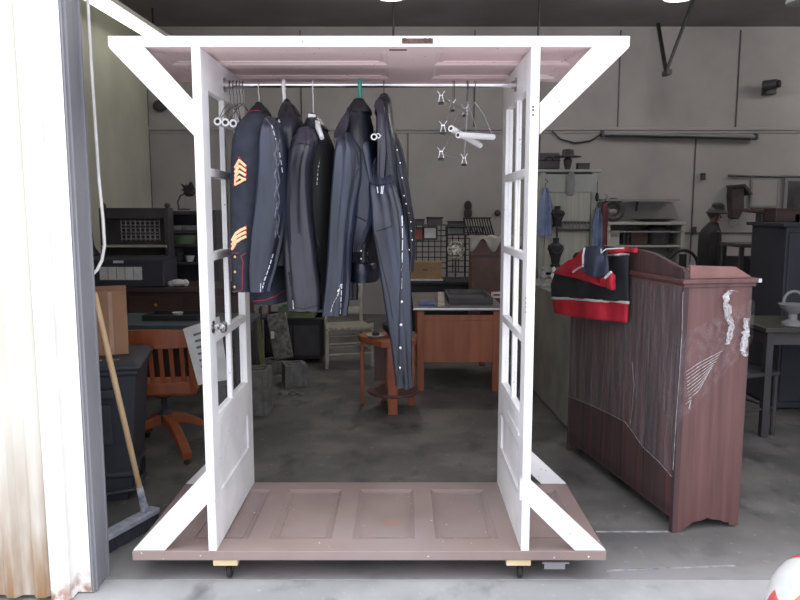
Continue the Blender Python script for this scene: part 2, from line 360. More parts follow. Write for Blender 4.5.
# ---------------------------------------------------------------- the rolling clothes rack built of old doors
YF, YR = 2.93, 3.72; BX0, BX1 = -1.162, .873; BZ = .143; TZ = 2.231; TH = .042
def slab(mb, x0, x1, y0, y1, z0, z1, cuts, depth=.011, bev=.014):
    """a panelled door lying flat; cuts = list of (x0,x1,y0,y1) recessed on both faces"""
    xs = sorted({x0, x1, *[c[0] for c in cuts], *[c[1] for c in cuts]}); ys = sorted({y0, y1, *[c[2] for c in cuts], *[c[3] for c in cuts]})
    for i in range(len(xs)-1):
        for j in range(len(ys)-1):
            cx, cy = (xs[i]+xs[i+1])/2, (ys[j]+ys[j+1])/2
            if any(c[0] < cx < c[1] and c[2] < cy < c[3] for c in cuts): continue
            mb.box((cx, cy, (z0+z1)/2), (xs[i+1]-xs[i], ys[j+1]-ys[j], z1-z0))
    bmesh.ops.remove_doubles(mb.bm, verts=mb.bm.verts[:], dist=1e-5)
    # drop the inner shared faces
    seen = {}
    for f in mb.bm.faces[:]:
        k = tuple(round(u, 4) for u in f.calc_center_median()); seen.setdefault(k, []).append(f)
    bmesh.ops.delete(mb.bm, geom=[f for L in seen.values() if len(L) > 1 for f in L], context='FACES_ONLY')
def panel(c, z0, z1, d=.011, b=.016):
    mb = MB(); x0, x1, y0, y1 = c
    for (za, zb, s) in ((z1-.001, z1-d, 1), (z0+.001, z0+d, -1)):
        A = [Vector(p) for p in ((x0, y0, za), (x1, y0, za), (x1, y1, za), (x0, y1, za))]
        B = [Vector(p) for p in ((x0+b, y0+b, zb), (x1-b, y0+b, zb), (x1-b, y1-b, zb), (x0+b, y1-b, zb))]
        V = [mb.bm.verts.new(p) for p in A]; U = [mb.bm.verts.new(p) for p in B]
        for i in range(4): mb.face([V[i], V[(i+1) % 4], U[(i+1) % 4], U[i]])
        mb.face(U)
        # a raised bead round the field
        e = .03; C = [(x0+e, y0+e), (x1-e, y0+e), (x1-e, y1-e), (x0+e, y1-e)]
        for i in range(4):
            p, q = C[i], C[(i+1) % 4]; mb.bar((p[0], p[1], zb+s*.001), (q[0], q[1], zb+s*.001), .008, .006)
    return mb
rack = thing('clothes_rack', 'large rolling clothes rack made of old white panelled and glazed doors', 'clothes rack', (0, 0, 0))
base_cuts = [(c-.137, c+.137, YF+.12, YR-.10) for c in (-.828, -.457, -.086, .285, .656)]
mb = MB(); slab(mb, BX0, BX1, YF, YR, BZ-TH, BZ, base_cuts)
base = mb.build('base_door', M_brownp, rack, bevel=.003)
for c in base_cuts: panel(c, BZ-TH, BZ).build('base_panel', M_brownp, base)
top_cuts = []
for (a, b) in ((-1.02, -.07), (.14, .74)):
    top_cuts += [(a, b, YF+.11, YF+.36), (a, b, YF+.43, YR-.10)]
mb = MB(); slab(mb, BX0+.003, BX1+.018, YF, YR, TZ, TZ+TH, top_cuts)
M_topd = [M_pink, M_white]
topd = mb.build('top_door', M_topd, rack, bevel=.003)
for p in topd.data.polygons:
    if abs(p.normal.z) < .5 and p.center.y < YF+.01 or abs(p.normal.x) > .9 and (p.center.x < BX0+.02 or p.center.x > BX1): p.material_index = 1
for c in top_cuts: panel(c, TZ, TZ+TH).build('top_panel', M_pink, topd)
mb = MB(); a, b = P(402, 40, YF-.001), P(433, 40, YF-.001)
mb.box(((a.x+b.x)/2, YF+.0005, TZ+.022), (b.x-a.x, .004, .02)); mb.build('lock_mortise', mat('bare_mortise_wood', (112, 86, 80), (70, 50, 46), rough=.8, scale=30), topd)
mb = MB()
for x in (405, 425, 430):
    q = P(x, 45.5, YF); mb.box((q.x, YF-.003, TZ+.030), (.006, .006, .006))
mb.build('mortise_screw', M_dsteel, topd)
mb = MB(); mb.box((-.02, YF+.05, TZ-.001), (.07, .012, .004)); mb.build('keyhole_slot', M_darkwood, topd)
mb = MB(); mb.box(P(555, 57, YF+.28)+Vector((0, 0, -.003)), (.018, .12, .006), rot=(0, 0, -.2)); mb.build('hinge_mortise', mat('dark_mortise', (110, 100, 102)), topd)
# side doors: stiles, rails, muntins, panes, lower panel
def side_door(xo, sgn):
    """xo = outer face, sgn=+1: inner face towards +x"""
    T = .036; xi = xo+sgn*T; xc = (xo+xi)/2; z0, z1 = BZ, TZ
    d = bpy.data.objects.new('side_door', None); S.collection.objects.link(d); d.parent = rack
    st = .105; gz0, gz1 = .70, 2.10; y0, y1 = YF+st, YR-st
    mb = MB()
    mb.box((xc, YF+st/2, (z0+z1)/2), (T, st, z1-z0)); mb.box((xc, YR-st/2, (z0+z1)/2), (T, st, z1-z0))
    for (a, b) in ((z0, z0+.22), (.56, gz0), (gz1, z1)): mb.box((xc, (y0+y1)/2, (a+b)/2), (T, y1-y0+.004, b-a))
    mb.box((xc, (y0+y1)/2, (z0+.22+.56)/2), (.012, y1-y0, .56-z0-.22))
    mb.build('frame', M_white, d, bevel=.003)
    mb = MB()
    for s in (-1, 1):
        xs = xc+s*.012; C = [(y0+.0, z0+.22), (y1, z0+.22), (y1, .56), (y0, .56)]
        for i in range(4):
            p, q = C[i], C[(i+1) % 4]; mb.bar((xs, p[0], p[1]), (xs, q[0], q[1]), .02, .012, up=(1, 0, 0))
    mb.build('lower_panel_moulding', M_white, d, bevel=.003)
    ym = (y0+y1)/2; mb = MB()
    mb.box((xc, ym, (gz0+gz1)/2), (.024, .030, gz1-gz0))
    for k in (1, 2, 3):
        z = gz0+(gz1-gz0)*k/4; mb.box((xc, ym, z), (.024, y1-y0, .026))
    mb.build('muntin_bars', M_white, d, bevel=.004)
    for k in range(5):
        za = gz0+(gz1-gz0)*k/4; mb = MB()
        mb.box((xc, ym, za), (.034, y1-y0, .036)); mb.build('glazing_bead', M_white, d, bevel=.004)
    for (ya, yb) in ((y0, ym-.015), (ym+.015, y1)):
        for k in range(4):
            za, zb = gz0+(gz1-gz0)*k/4+.013, gz0+(gz1-gz0)*(k+1)/4-.013
            MB().box((xc, (ya+yb)/2, (za+zb)/2), (.003, yb-ya, zb-za)).build('pane', M_glass, d)
    return d
dl = side_door(-.834, 1); dr = side_door(.541, -1)
# knob on the left door, latch and hinge marks on the right one
q = P(211, 327, YF+.055); q.x = -.798
Mx = Matrix.Rotation(math.pi/2, 3, 'Y')
MB().lathe([(0, 0), (.026, 0), (.027, .004), (.012, .008), (.011, .028), (.022, .034), (.026, .045), (.02, .056), (0, .06)], q, 20, Mx).build('door_knob', mat('worn_silver', (180, 180, 180), (90, 90, 90), rough=.3, metal=.7, scale=80, lo=.45, hi=.55), dl, smooth=True)
mb = MB()
for y in (107, 110, 115): mb.tube([P(533, y, YF)+Vector((0, -.004, 0)), P(533, y, YF)+Vector((0, .004, 0))], .004)
for y in (298, 303, 307, 312):
    for x in (526, 530): mb.tube([P(x, y, YF)+Vector((0, -.002, 0)), P(x, y, YF)+Vector((0, .004, 0))], .0022)
mb.build('screw', M_dsteel, dr)
mb = MB(); a = P(524, 490, YF); mb.box((.503, YF+.02, a.z), (.004, .03, .09)); mb.tube([(.500, YF+.003, a.z-.045), (.500, YF+.003, a.z+.045)], .005); mb.build('hinge_leaf', M_white, dr)
MB().box((.502, YF+.27, .63), (.006, .34, .02), rot=(0, 0, 0)).build('door_stop', M_white, dr, bevel=.002)
# plank braces
def brace(pts, ya, yb, nm='brace'):
    mb = MB(); mb.prism(pts, ya, yb, lambda u, v, d: Vector((u, d, v))); return mb.build(nm, M_white, rack, bevel=.003)
def xz(x, y, Y=YF): q = P(x, y, Y); return (q.x, q.z)
brace([(BX0+.003, TZ-.001), (BX0+.145, TZ-.001), xz(195, 103), xz(195, 137)], YF+.001, YF+.025)
brace([(BX1+.018, TZ-.001), (BX1-.13, TZ-.001), xz(540, 103), xz(540, 134)], YF+.001, YF+.025)
brace([(BX0+.001, BZ+.001), (BX0+.14, BZ+.001), xz(209, 502), xz(209, 468)], YF+.001, YF+.025)
brace([(BX1-.001, BZ+.001), (BX1-.135, BZ+.001), xz(530, 507), xz(530, 480)], YF+.001, YF+.025)
brace([(BX0+.001, BZ+.001), (BX0+.14, BZ+.001), (-.833, .36), (-.833, .47)], YR-.03, YR-.006)
brace([(BX1-.001, BZ+.001), (BX1-.135, BZ+.001), (.541, .34), (.541, .455)], YR-.03, YR-.006)
# rod and flanges
RX0, RX1, RY, RZ = -.798, .505, 3.31, 2.15
MB().tube([(RX0, RY, RZ), (RX1, RY, RZ)], .0125, 16).build('hanging_rail', M_chrome, rack, smooth=True)
for x, s in ((RX0, 1), (RX1, -1)):
    M = Matrix.Rotation(s*math.pi/2, 3, 'Y')
    MB().lathe([(.0, .0), (.032, 0), (.032, .004), (.018, .006), (.0175, .02), (.0, .021)], (x, RY, RZ), 20, M).build('rail_flange', M_steel, rack, smooth=True)
# caster blocks and casters
for (x, y) in ((-.80, YF+.03), (.463, YF+.03), (-.80, YR-.12), (.463, YR-.12)):
    MB().box((x+.035, y+.019, BZ-TH-.0135), (.105, .09, .026)).build('caster_block', M_pine, rack, bevel=.002)
    z = BZ-TH-.0267; mb = MB(); cx = x+.045; cy = y+.012
    mb.box((cx, cy, z-.002), (.05, .06, .004)); mb.box((cx-.015, cy, z-.018), (.003, .026, .036)); mb.box((cx+.015, cy, z-.018), (.003, .026, .036))
    f = mb.build('caster', M_dsteel, rack)
    Mx2 = Matrix.Rotation(math.pi/2, 3, 'Y'); R = .0285; MB().lathe([(0, -.010), (R-.004, -.010), (R, -.006), (R, .006), (R-.004, .010), (0, .010)], (cx, cy, R+.0005+.003), 24, Mx2).build('wheel', M_rubber, f, smooth=True)
a = P(554, 570, YF+.02)
mb = MB(); mb.box((a.x, YF+.012, BZ-TH-.006), (.115, .05, .006)); mb.box((a.x+.002, YF+.02, BZ-TH-.028), (.09, .004, .042)); mb.tube([(a.x-.05, YF+.008, BZ-TH-.008), (a.x+.055, YF+.008, BZ-TH-.008)], .006)
mb.build('strap_hinge', M_steel, rack)

# ---------------------------------------------------------------- hangers
def hook(mb, x, z=RZ, drop=.1, r=.002, tilt=0.0):
    R = .018; pts = arc((x, RY, z), R, -60, 90, 8, 'yz') ; pts = [Vector((x+tilt*(p.z-z), p.y, p.z)) for p in pts]
    pts += [Vector((x, RY-.010, z+.014)), Vector((x, RY-R, z)), Vector((x, RY-.012, z-.03)), Vector((x+tilt, RY, z-.05)), Vector((x+tilt, RY, z-drop))]
    mb.tube(pts, r, 6); return Vector((x+tilt, RY, z-drop))
HG = 'hangers on the rail'
def hanger(x, label, m, drop=.10, wire=True, w=.20, r=.002, rot=90, fall=.09, bar=True, name='coat_hanger', grp=HG, tilt=0):
    """rot: direction the arms point, degrees from +x"""
    t = thing(name, label, 'hanger', (0, 0, 0), 0, grp); mb = MB()
    e = hook(mb, x, drop=drop, r=r, tilt=tilt); mb.build('hook', m if not wire or m != M_white_pl else m, t, smooth=True)
    d = Vector((math.cos(math.radians(rot)), math.sin(math.radians(rot)), 0))
    mb = MB(); rr = r if wire else .007
    L = e-d*w+Vector((0, 0, -fall)); R_ = e+d*w+Vector((0, 0, -fall))
    mb.tube([L, e-d*w*.5+Vector((0, 0, -fall*.38)), e, e+d*w*.5+Vector((0, 0, -fall*.38)), R_], rr, 8)
    if bar: mb.tube([L, R_], rr*.9, 8)
    mb.build('arms', m, t, smooth=True)
    return t
def px2x(x, y=90): return P(x, y, RY).x
hanger(px2x(259), 'bright wire hanger inside the navy dress uniform coat', M_steel, .115, w=.15)
hanger(px2x(284), 'white plastic hanger inside the leather jacket with laced side', M_white_pl, .095, False, w=.15, r=.008)
hg = hanger(px2x(313), 'white hanger with a square block at its neck, tilted into an open jacket', M_white_pl, .17, False, w=.12, tilt=.0, bar=False, fall=.14)
q = P(312, 118.5, RY-.045)
MB().box(q, (.034, .03, .036), rot=(0, .1, 0)).build('neck_block', M_white_pl, hg, bevel=.003)
MB().tube([q+Vector((.006, 0, -.01)), P(317, 124, RY-.10), P(319, 130, RY-.16), P(322, 138, RY-.20)], [.013, .014, .012, .010], 10).build('front_arm', M_white_pl, hg, smooth=True)
hanger(px2x(360), 'teal plastic hanger inside the belted biker jacket', M_teal, .10, False, w=.15, r=.009)
hanger(px2x(384), 'thin dark wire hanger inside the studded leather jacket', M_dsteel, .075, w=.12)
# thicker moulded necks on the plastic hangers
for nm, x, y0, y1, m, wd in (('a', 284, 84, 103, M_white_pl, .011), ('b', 360, 82, 101, M_teal, .014)):
    pass
M_cardtube = mat('white_cardboard_tube', (236, 234, 236), (222, 220, 224), rough=.7)
def tube_hanger(x, lab, drop, rot, w, hz=None, tube_r=.017, L=None, grp='dry cleaner hangers with white tubes', arm=.09):
    t = hanger(x, lab, M_dsteel, drop, True, w, .0016, rot, arm, False, 'tube_hanger', grp)
    d = Vector((math.cos(math.radians(rot)), math.sin(math.radians(rot)), 0)); e = Vector((x, RY, RZ-drop-arm))
    n = 16; mb = MB()
    def ring(p, r):
        u = Vector((0, 0, 1)); v = d.cross(u).normalized(); return [p+(u*math.cos(2*math.pi*k/n)+v*math.sin(2*math.pi*k/n))*r for k in range(n)]
    a, b = e-d*w, e+d*w
    mb.rings([ring(a, tube_r*.55), ring(a, tube_r), ring(b, tube_r), ring(b, tube_r*.55)], cap=False)
    mb.rings([ring(a+d*.03, tube_r*.56), ring(a, tube_r*.56)], cap=False); mb.face([mb.bm.verts.new(p) for p in ring(a+d*.012, tube_r*.56)]); mb.mi = 0
    mb.build('cardboard_tube', M_cardtube, t, smooth=True)
    MB().tube([a+d*.005, a-d*.001], tube_r*.5, 12).build('tube_end', M_black, t)
    return t
for i, (px, lb) in enumerate(((230, 'leftmost wire hanger with a white tube, against the left glazed door'), (233.5, 'second wire hanger with a white tube beside the left glazed door'), (237, 'third wire hanger with a white tube, nearest the navy uniform coat'))):
    tube_hanger(px2x(px), lb, .075+.004*i, 84+6*i, .17, arm=.105)
for i, (px, lb) in enumerate(((240, 'empty dark wire hanger next to the tube hangers'), (243, 'empty dark wire hanger touching the navy uniform coat'))):
    hanger(px2x(px), lb, M_dsteel, .08, w=.18, rot=70+12*i, fall=.10, r=.0016)
# right side: two tube hangers seen nearly side-on and three wire clip hangers
def tube_hanger_px(hx, p0, p1, lab, rr):
    t = thing('tube_hanger', lab, 'hanger', (0, 0, 0), 0, 'white tube hangers at the right end of the rail'); mb = MB()
    e = hook(mb, hx, drop=.075, r=.0014); mb.build('hook', M_dsteel, t)
    mb = MB(); mb.tube([p0+Vector((0, 0, .0)), e.lerp(p0, .5)+Vector((0, 0, .02)), e, e.lerp(p1, .5)+Vector((0, 0, .02)), p1], .0015, 6); mb.build('arms', M_steel, t, smooth=True)
    mb = MB(); mb.tube([p0, p1], rr, 16); mb.build('cardboard_tube', M_cardtube, t, smooth=True)
    d = (p1-p0).normalized(); MB().tube([p0-d*.001, p0+d*.004], rr*.55, 12).build('tube_end', M_black, t)
tube_hanger_px(P(467, 90, RY).x, P(451, 128.5, 3.13), P(480, 145.5, 3.40), 'lower white tube hanger pointing away behind the other white tube', .0135)
tube_hanger_px(P(475, 90, RY).x, P(458, 135, 3.14), P(493, 137, 3.33), 'upper white tube hanger at the right end of the rail', .0135)
def clip_hanger(px, clips, lab):
    t = thing('clip_hanger', lab, 'hanger', (0, 0, 0), 0, 'wire clip hangers at the right end of the rail'); mb = MB()
    e = hook(mb, P(px, 90, RY).x, drop=.07, r=.0014); mb.build('hook', M_dsteel, t)
    a, b = [P(*c) for c in clips]
    mb = MB(); mb.tube([a, e+Vector((0, 0, -.01)), b, a], .0014, 6); mb.build('wire_arms', M_steel, t)
    for c in (a, b):
        mb = MB()
        for s in (-1, 1):
            mb.bar(c+Vector((s*.004, 0, .012)), c+Vector((s*.011, -.004, -.018)), .014, .002, up=(1, 0, 0)); mb.bar(c+Vector((s*.004, 0, .012)), c+Vector((s*.016, 0, .028)), .012, .002, up=(1, 0, 0))
        mb.tube([c+Vector((-.008, 0, .010)), c+Vector((.008, 0, .010))], .004, 8)
        k = mb.build('clip', M_chrome, t); MB().box(c+Vector((0, -.002, -.022)), (.022, .016, .009)).build('rubber_pad', M_rubber, k)
clip_hanger(453, [(441, 98, 3.16), (465, 111, 3.40)], 'wire clip hanger with its clips highest, right part of the rail')
clip_hanger(454.5, [(443, 128, 3.14), (452, 106, 3.44)], 'wire clip hanger with chrome clips just left of the white tubes')
clip_hanger(468, [(441, 154, 3.14), (464, 160, 3.34)], 'wire clip hanger with its clips lowest, below the white tubes')

# ---------------------------------------------------------------- garments
def interp(rows, n):
    out = []; ys = [r[0] for r in rows]
    for i in range(n+1):
        y = ys[0]+(ys[-1]-ys[0])*i/n; k = 0
        while k < len(rows)-2 and y > ys[k+1]: k += 1
        t = (y-ys[k])/(ys[k+1]-ys[k])
        def get(j): return rows[max(0, min(len(rows)-1, j))]
        r = []
        for c in range(1, len(rows[0])):
            p0, p1, p2, p3 = get(k-1)[c], get(k)[c], get(k+1)[c], get(k+2)[c]
            m1, m2 = (p2-p0)/2, (p3-p1)/2
            if (p1-p0)*(p2-p1) <= 0: m1 = 0
            if (p2-p1)*(p3-p2) <= 0: m2 = 0
            t2, t3 = t*t, t*t*t
            r.append((2*t3-3*t2+1)*p1+(t3-2*t2+t)*m1+(-2*t3+3*t2)*p2+(t3-t2)*m2)
        out.append((y, *r))
    return out
def ringpts(x0, x1, y, Yc, ry, N, seed, amp, p=2.3, nf=3):
    a, b = P(x0, y, Yc-ry*.7), P(x1, y, Yc-ry*.7); c = Vector(((a.x+b.x)/2, Yc, (a.z+b.z)/2)); rx = (b.x-a.x)/2
    R = []
    for k in range(N):
        th = 2*math.pi*k/N; cs, sn = math.cos(th), math.sin(th)
        q = (abs(cs)**p+abs(sn)**p)**(-1/p)
        nz = noise.noise(Vector((cs*1.6+seed, sn*1.6, c.z*1.1)))*.6+noise.noise(Vector((cs*4+seed*2, sn*4, c.z*3.2)))*.4
        fo = math.sin(nf*2*th+seed+c.z*1.5)*.5
        d = amp*(nz*1.5+fo)
        R.append(c+Vector((cs*(rx*q+d*.5), sn*(ry*q)+d*(-1 if sn < 0 else 1)*.9, 0)))
    return R
def tubegarment(name, rows, m, parent, seed=0., amp=.008, N=40, n=44, smooth=True, hollow=True, nf=3):
    if name in ('collar', 'lapel', 'front_panel'): hollow = False
    mb = MB(); R = []
    for (y, x0, x1, Yc, ry) in interp(rows, n): R.append(ringpts(x0, x1, y, Yc, ry, N, seed, amp, nf=nf))
    if hollow:  # turned-in hem
        last = R[-1]; c = sum(last, Vector())/len(last)
        R.append([c+(p-c)*.86 for p in last]); R.append([c+(p-c)*.8+Vector((0, 0, .05)) for p in last])
    first = R[0]; c = sum(first, Vector())/len(first)
    R.insert(0, [c+(p-c)*.6+Vector((0, 0, .006)) for p in first]); R.insert(0, [c+(p-c)*.15+Vector((0, 0, .009)) for p in first])
    mb.rings(R)
    return mb.build(name, m, parent, smooth=smooth, sharp=70)
class Surf:
    """front surface depth of a garment piece, for laying trims on it"""
    def __init__(s, o): s.o = o; me = o.data; me.calc_loop_triangles(); from mathutils.bvhtree import BVHTree; s.t = BVHTree.FromPolygons([v.co.copy() for v in me.vertices], [tuple(p.vertices) for p in me.polygons])
    def at(s, x, y, off=.002):
        o = Vector((0, 0, CH)); d = (P(x, y, 3)-o).normalized(); h = s.t.ray_cast(o, d)
        if h[0] is None: h = s.t.find_nearest(P(x, y, 3.1)); return h[0]-d*off
        return h[0]-d*off
def line_on(sf, pts, r, m, parent, name, n=10, dash=None, off=.001):
    L = []
    for i in range(len(pts)-1):
        for k in range(n): L.append((pts[i][0]+(pts[i+1][0]-pts[i][0])*k/n, pts[i][1]+(pts[i+1][1]-pts[i][1])*k/n))
    L.append(pts[-1]); W = [sf.at(x, y, off) for x, y in L]; mb = MB()
    if dash:
        for i in range(0, len(W)-dash, dash+1): mb.tube(W[i:i+dash+1], r, 6)
    else: mb.tube(W, r, 6)
    return mb.build(name, m, parent)
def studs_on(sf, pts, r, m, parent, name='snap'):
    for (x, y) in pts:
        q = sf.at(x, y, 0); MB().ball(q, r, 10, (1, .5, 1)).build(name, m, parent, smooth=True)

# 1 navy dress uniform coat
t = thing('uniform_coat', 'navy dress uniform coat with red piping and gold sergeant chevrons, leftmost garment', 'coat')
MN = M_navy
body = tubegarment('torso', [(106, 252, 264, RY, .05), (112, 246, 267, RY, .09), (120, 241, 270, RY, .15), (130, 239, 272, RY, .19), (200, 245, 276, RY, .2), (260, 246, 284, RY, .2), (303, 247, 287, RY, .21)], MN, t, 1., .006)
sl = tubegarment('sleeve', [(115, 244, 262, 3.18, .05), (122, 236, 264, 3.13, .06), (140, 230, 264, 3.11, .065), (200, 228, 258, 3.10, .065), (250, 229, 254, 3.09, .06), (292, 231, 252, 3.09, .055)], MN, t, 2., .003)
tubegarment('sleeve', [(115, 246, 262, 3.46, .05), (130, 238, 266, 3.50, .06), (200, 234, 258, 3.52, .065), (290, 236, 254, 3.52, .055)], MN, t, 3., .004)
tubegarment('collar', [(103, 254.5, 261.5, RY, .03), (107, 251, 265, RY, .06), (113, 247.5, 268, RY, .09)], M_lining, t, 4., .002, n=10)
sb = Surf(body); ss = Surf(sl)
line_on(Surf(body), [(243, 117), (250, 111), (262, 110)], .0022, M_red, t, 'collar_piping')
line_on(ss, [(246, 253), (241, 256), (243, 262), (242, 290)], .0018, M_red, t, 'cuff_piping')
line_on(ss, [(231, 253), (239, 253)], .0018, M_red, t, 'cuff_piping')
line_on(ss, [(231, 292), (241, 291)], .0018, M_red, t, 'cuff_piping')
line_on(sb, [(253, 301), (265, 300), (276, 296), (285, 290)], .0022, M_red, t, 'hem_piping')
studs_on(ss, [(235, 257), (235, 272), (234.5, 287)], .0065, M_brass, t, 'brass_button')
def patch(sf, poly, m, parent, name, th=.002, sub=4):
    # polygon laid on a surface, densified along edges
    W = [sf.at(x, y, .0035) for x, y in poly]; V = [sf.at(x, y, .0005) for x, y in poly]
    mb = MB(); A = [mb.bm.verts.new(p) for p in W]; B = [mb.bm.verts.new(p) for p in V]; mb.face(A); mb.face(B[::-1]); n = len(A)
    for i in range(n): mb.face([A[i], A[(i+1) % n], B[(i+1) % n], B[i]])
    return mb.build(name, m, parent)
ch = patch(ss, [(239, 156), (234.5, 168), (233.5, 187), (246.5, 180), (247, 167), (242, 160)], M_red, t, 'chevron_patch')
def strip(sf, pts, wd, m, parent, name, off=.0045): return line_on(sf, pts, wd, m, parent, name, 5, off=off)
for k in range(4):
    y = 163.5+k*4.6
    strip(ss, [(235, y+4.5-k*.4), (239.2, y-3.2+k*1.0), (245.8, y+2.8)], .0058, M_gold, ch, 'chevron_stripe')
strip(ss, [(235, 185), (236, 173), (238, 168)], .0045, M_gold, ch, 'chevron_stripe'); strip(ss, [(235, 185), (245.5, 179)], .005, M_gold, ch, 'chevron_stripe')
strip(ss, [(237.5, 180), (239.5, 176), (242, 179)], .003, M_gold, ch, 'crossed_emblem')
hm = patch(ss, [(231, 240), (238, 229), (246.8, 225), (247, 237), (238, 243), (231, 252)], M_red, t, 'service_stripe_patch')
for k in range(3):
    y = k*4.4
    strip(ss, [(232, 240.5+y), (236, 233.5+y), (241, 230+y), (246, 227.8+y)], .0062, M_gold, hm, 'service_stripe')

# 2 leather jacket with laced side
t = thing('leather_jacket', 'black leather jacket with braided lace side and cuff zipper, next to the uniform coat', 'jacket', group='black leather jackets on the rail')
body = tubegarment('torso', [(103, 281, 292, RY, .05), (110, 278, 296, RY, .09), (118, 275, 299, RY, .14), (130, 272, 302, RY, .18), (170, 270, 304, RY, .2), (265, 262, 294, RY, .19)], M_leather, t, 5., .010)
sl = tubegarment('sleeve', [(118, 266, 274, 3.14, .04), (124, 261, 280, 3.11, .06), (140, 257, 284, 3.09, .065), (165, 255, 287, 3.08, .07), (200, 251, 287, 3.07, .07), (240, 247, 281, 3.06, .065), (270, 245, 274, 3.06, .06), (292, 246, 268, 3.06, .055)], M_leather2, t, 6.2, .017, nf=3)
tubegarment('sleeve', [(118, 275, 290, 3.48, .05), (140, 268, 292, 3.52, .06), (230, 262, 284, 3.53, .065), (286, 262, 280, 3.53, .055)], M_leather, t, 7., .008)
tubegarment('collar', [(100, 284, 289, RY, .03), (105, 280, 294, RY, .06), (115, 276, 298.5, RY, .11)], M_lining, t, 8., .003, n=10)
ss = Surf(sl); sb = Surf(body)
line_on(ss, [(266, 119), (272, 126), (279, 150), (283, 175)], .0022, M_steel, t, 'shoulder_zipper', dash=2)
for dx, ph in ((0, 0), (2.2, 1)):
    line_on(ss, [(276+dx+1.4*math.sin(k*2.2+ph*1.6), 140+k*7) for k in range(15)], .0042, mat('grey_leather_lace', (96, 98, 108), (50, 52, 60), rough=.4, scale=60), t, 'braided_lace', n=3)
line_on(ss, [(273, 254), (269, 268), (264, 282), (262, 291)], .0026, M_chrome, t, 'cuff_zipper', dash=3)
line_on(ss, [(261, 283), (260.5, 292)], .002, M_chrome, t, 'zipper_pull')

# 3 open leather jacket
t = thing('leather_jacket', 'black leather jacket hanging open on the tilted white hanger, dark lining showing', 'jacket', group='black leather jackets on the rail')
body = tubegarment('torso', [(116, 307, 317, RY, .05), (122, 303, 321, RY, .09), (130, 299, 325, RY, .14), (142, 297, 330, RY, .18), (170, 300, 333, RY, .2), (240, 300, 331, RY, .2), (308, 302, 330, RY, .19)], M_lining, t, 9., .008)
sl = tubegarment('sleeve', [(128, 298, 312, 3.16, .05), (138, 292, 316, 3.12, .06), (150, 288, 314, 3.09, .065), (170, 285, 310, 3.08, .07), (210, 282, 311, 3.07, .07), (260, 283, 316, 3.06, .065), (300, 286, 321, 3.06, .06), (311, 287, 321, 3.06, .055)], M_leather3, t, 10.4, .016, nf=3)
tubegarment('sleeve', [(130, 305, 322, 3.48, .05), (150, 304, 328, 3.52, .06), (240, 304, 326, 3.53, .065), (312, 305, 325, 3.53, .055)], M_leather, t, 11., .008)
tubegarment('collar', [(114, 308, 316, RY, .03), (119, 305, 320, RY, .08), (128, 301, 326, RY, .14)], M_leather, t, 12., .004, n=10)
ss = Surf(sl); sb = Surf(body)
line_on(sb, [(320, 158), (318, 170), (317, 185)], .0016, M_steel, t, 'front_zipper', dash=2)
line_on(ss, [(288, 272), (290, 285), (292, 297)], .0022, M_dsteel, t, 'cuff_zipper', dash=3)
line_on(ss, [(293, 300), (293.5, 309)], .0024, M_chrome, t, 'zipper_pull')
line_on(ss, [(288, 306), (304, 309), (319, 305)], .002, M_stitch, t, 'hem_seam')
line_on(ss, [(291, 146), (300, 143), (311, 145)], .0022, M_stitch, t, 'shoulder_seam')
line_on(sb, [(317, 238), (319, 246)], .0014, M_steel, t, 'pocket_zipper')

# 4 belted biker jacket
t = thing('leather_jacket', 'black leather biker jacket with zipped cuff and side snaps, on the teal hanger', 'jacket', group='black leather jackets on the rail')
body = tubegarment('torso', [(102, 352, 365, RY, .06), (109, 348, 368, RY, .10), (118, 343, 371, RY, .14), (130, 338, 374, RY, .17), (150, 335, 377, RY, .2), (200, 338, 379, RY, .2), (240, 345, 378, RY, .19), (260, 347, 376, RY, .18), (282, 348, 377, RY, .18)], M_leather, t, 13., .010)
sl = tubegarment('sleeve', [(133, 341, 350, 3.12, .04), (140, 336, 356, 3.09, .055), (152, 333, 361, 3.07, .065), (175, 331, 361, 3.06, .07), (200, 329, 357, 3.06, .07), (240, 327, 352, 3.05, .065), (280, 325, 350, 3.05, .058), (300, 323, 349, 3.05, .055), (316, 322, 347, 3.05, .052)], M_leather2, t, 14.1, .015, nf=3)
tubegarment('sleeve', [(133, 346, 360, 3.48, .05), (150, 342, 364, 3.52, .06), (230, 340, 360, 3.53, .065), (300, 340, 358, 3.53, .055)], M_leather, t, 15., .008)
tubegarment('collar', [(99, 353, 364, RY, .05), (104, 349, 368, RY, .08), (109, 347, 371, RY, .11), (112, 347, 371, RY, .115)], M_lining, t, 16., .003, n=10)
fp = tubegarment('front_panel', [(130, 352, 364, 3.20, .02), (145, 353, 369, 3.15, .03), (170, 354, 372, 3.13, .035), (200, 352, 375, 3.12, .035), (222, 351, 373, 3.12, .035), (240, 349, 366, 3.13, .03), (252, 350, 361, 3.14, .02)], M_leather2, t, 33., .007, nf=2)
tubegarment('lapel', [(108, 347, 352, 3.24, .015), (118, 341, 350, 3.18, .018), (130, 335, 347, 3.13, .018), (138, 333.5, 345, 3.09, .016), (144, 335, 340, 3.08, .01)], M_leather3, t, 34., .002, n=16)
ss = Surf(sl); sb = Surf(fp)
line_on(ss, [(341, 137), (352, 141), (358, 155), (359, 165)], .0026, M_stitch, t, 'armhole_seam')
line_on(sb, [(362, 148), (366, 165), (371, 190)], .0026, M_stitch, t, 'front_seam')
line_on(sb, [(352, 215), (358, 217), (368, 222)], .0028, M_stitch, t, 'pocket_seam')
line_on(ss, [(359, 168), (352, 185), (348, 215), (344, 245), (341, 283)], .0024, M_stitch, t, 'sleeve_seam')
line_on(ss, [(341, 284), (338, 295), (333, 304), (330, 315)], .0026, M_chrome, t, 'cuff_zipper', dash=3)
line_on(ss, [(342, 284), (341, 300), (340, 315)], .0024, M_chrome, t, 'cuff_zipper', dash=3)
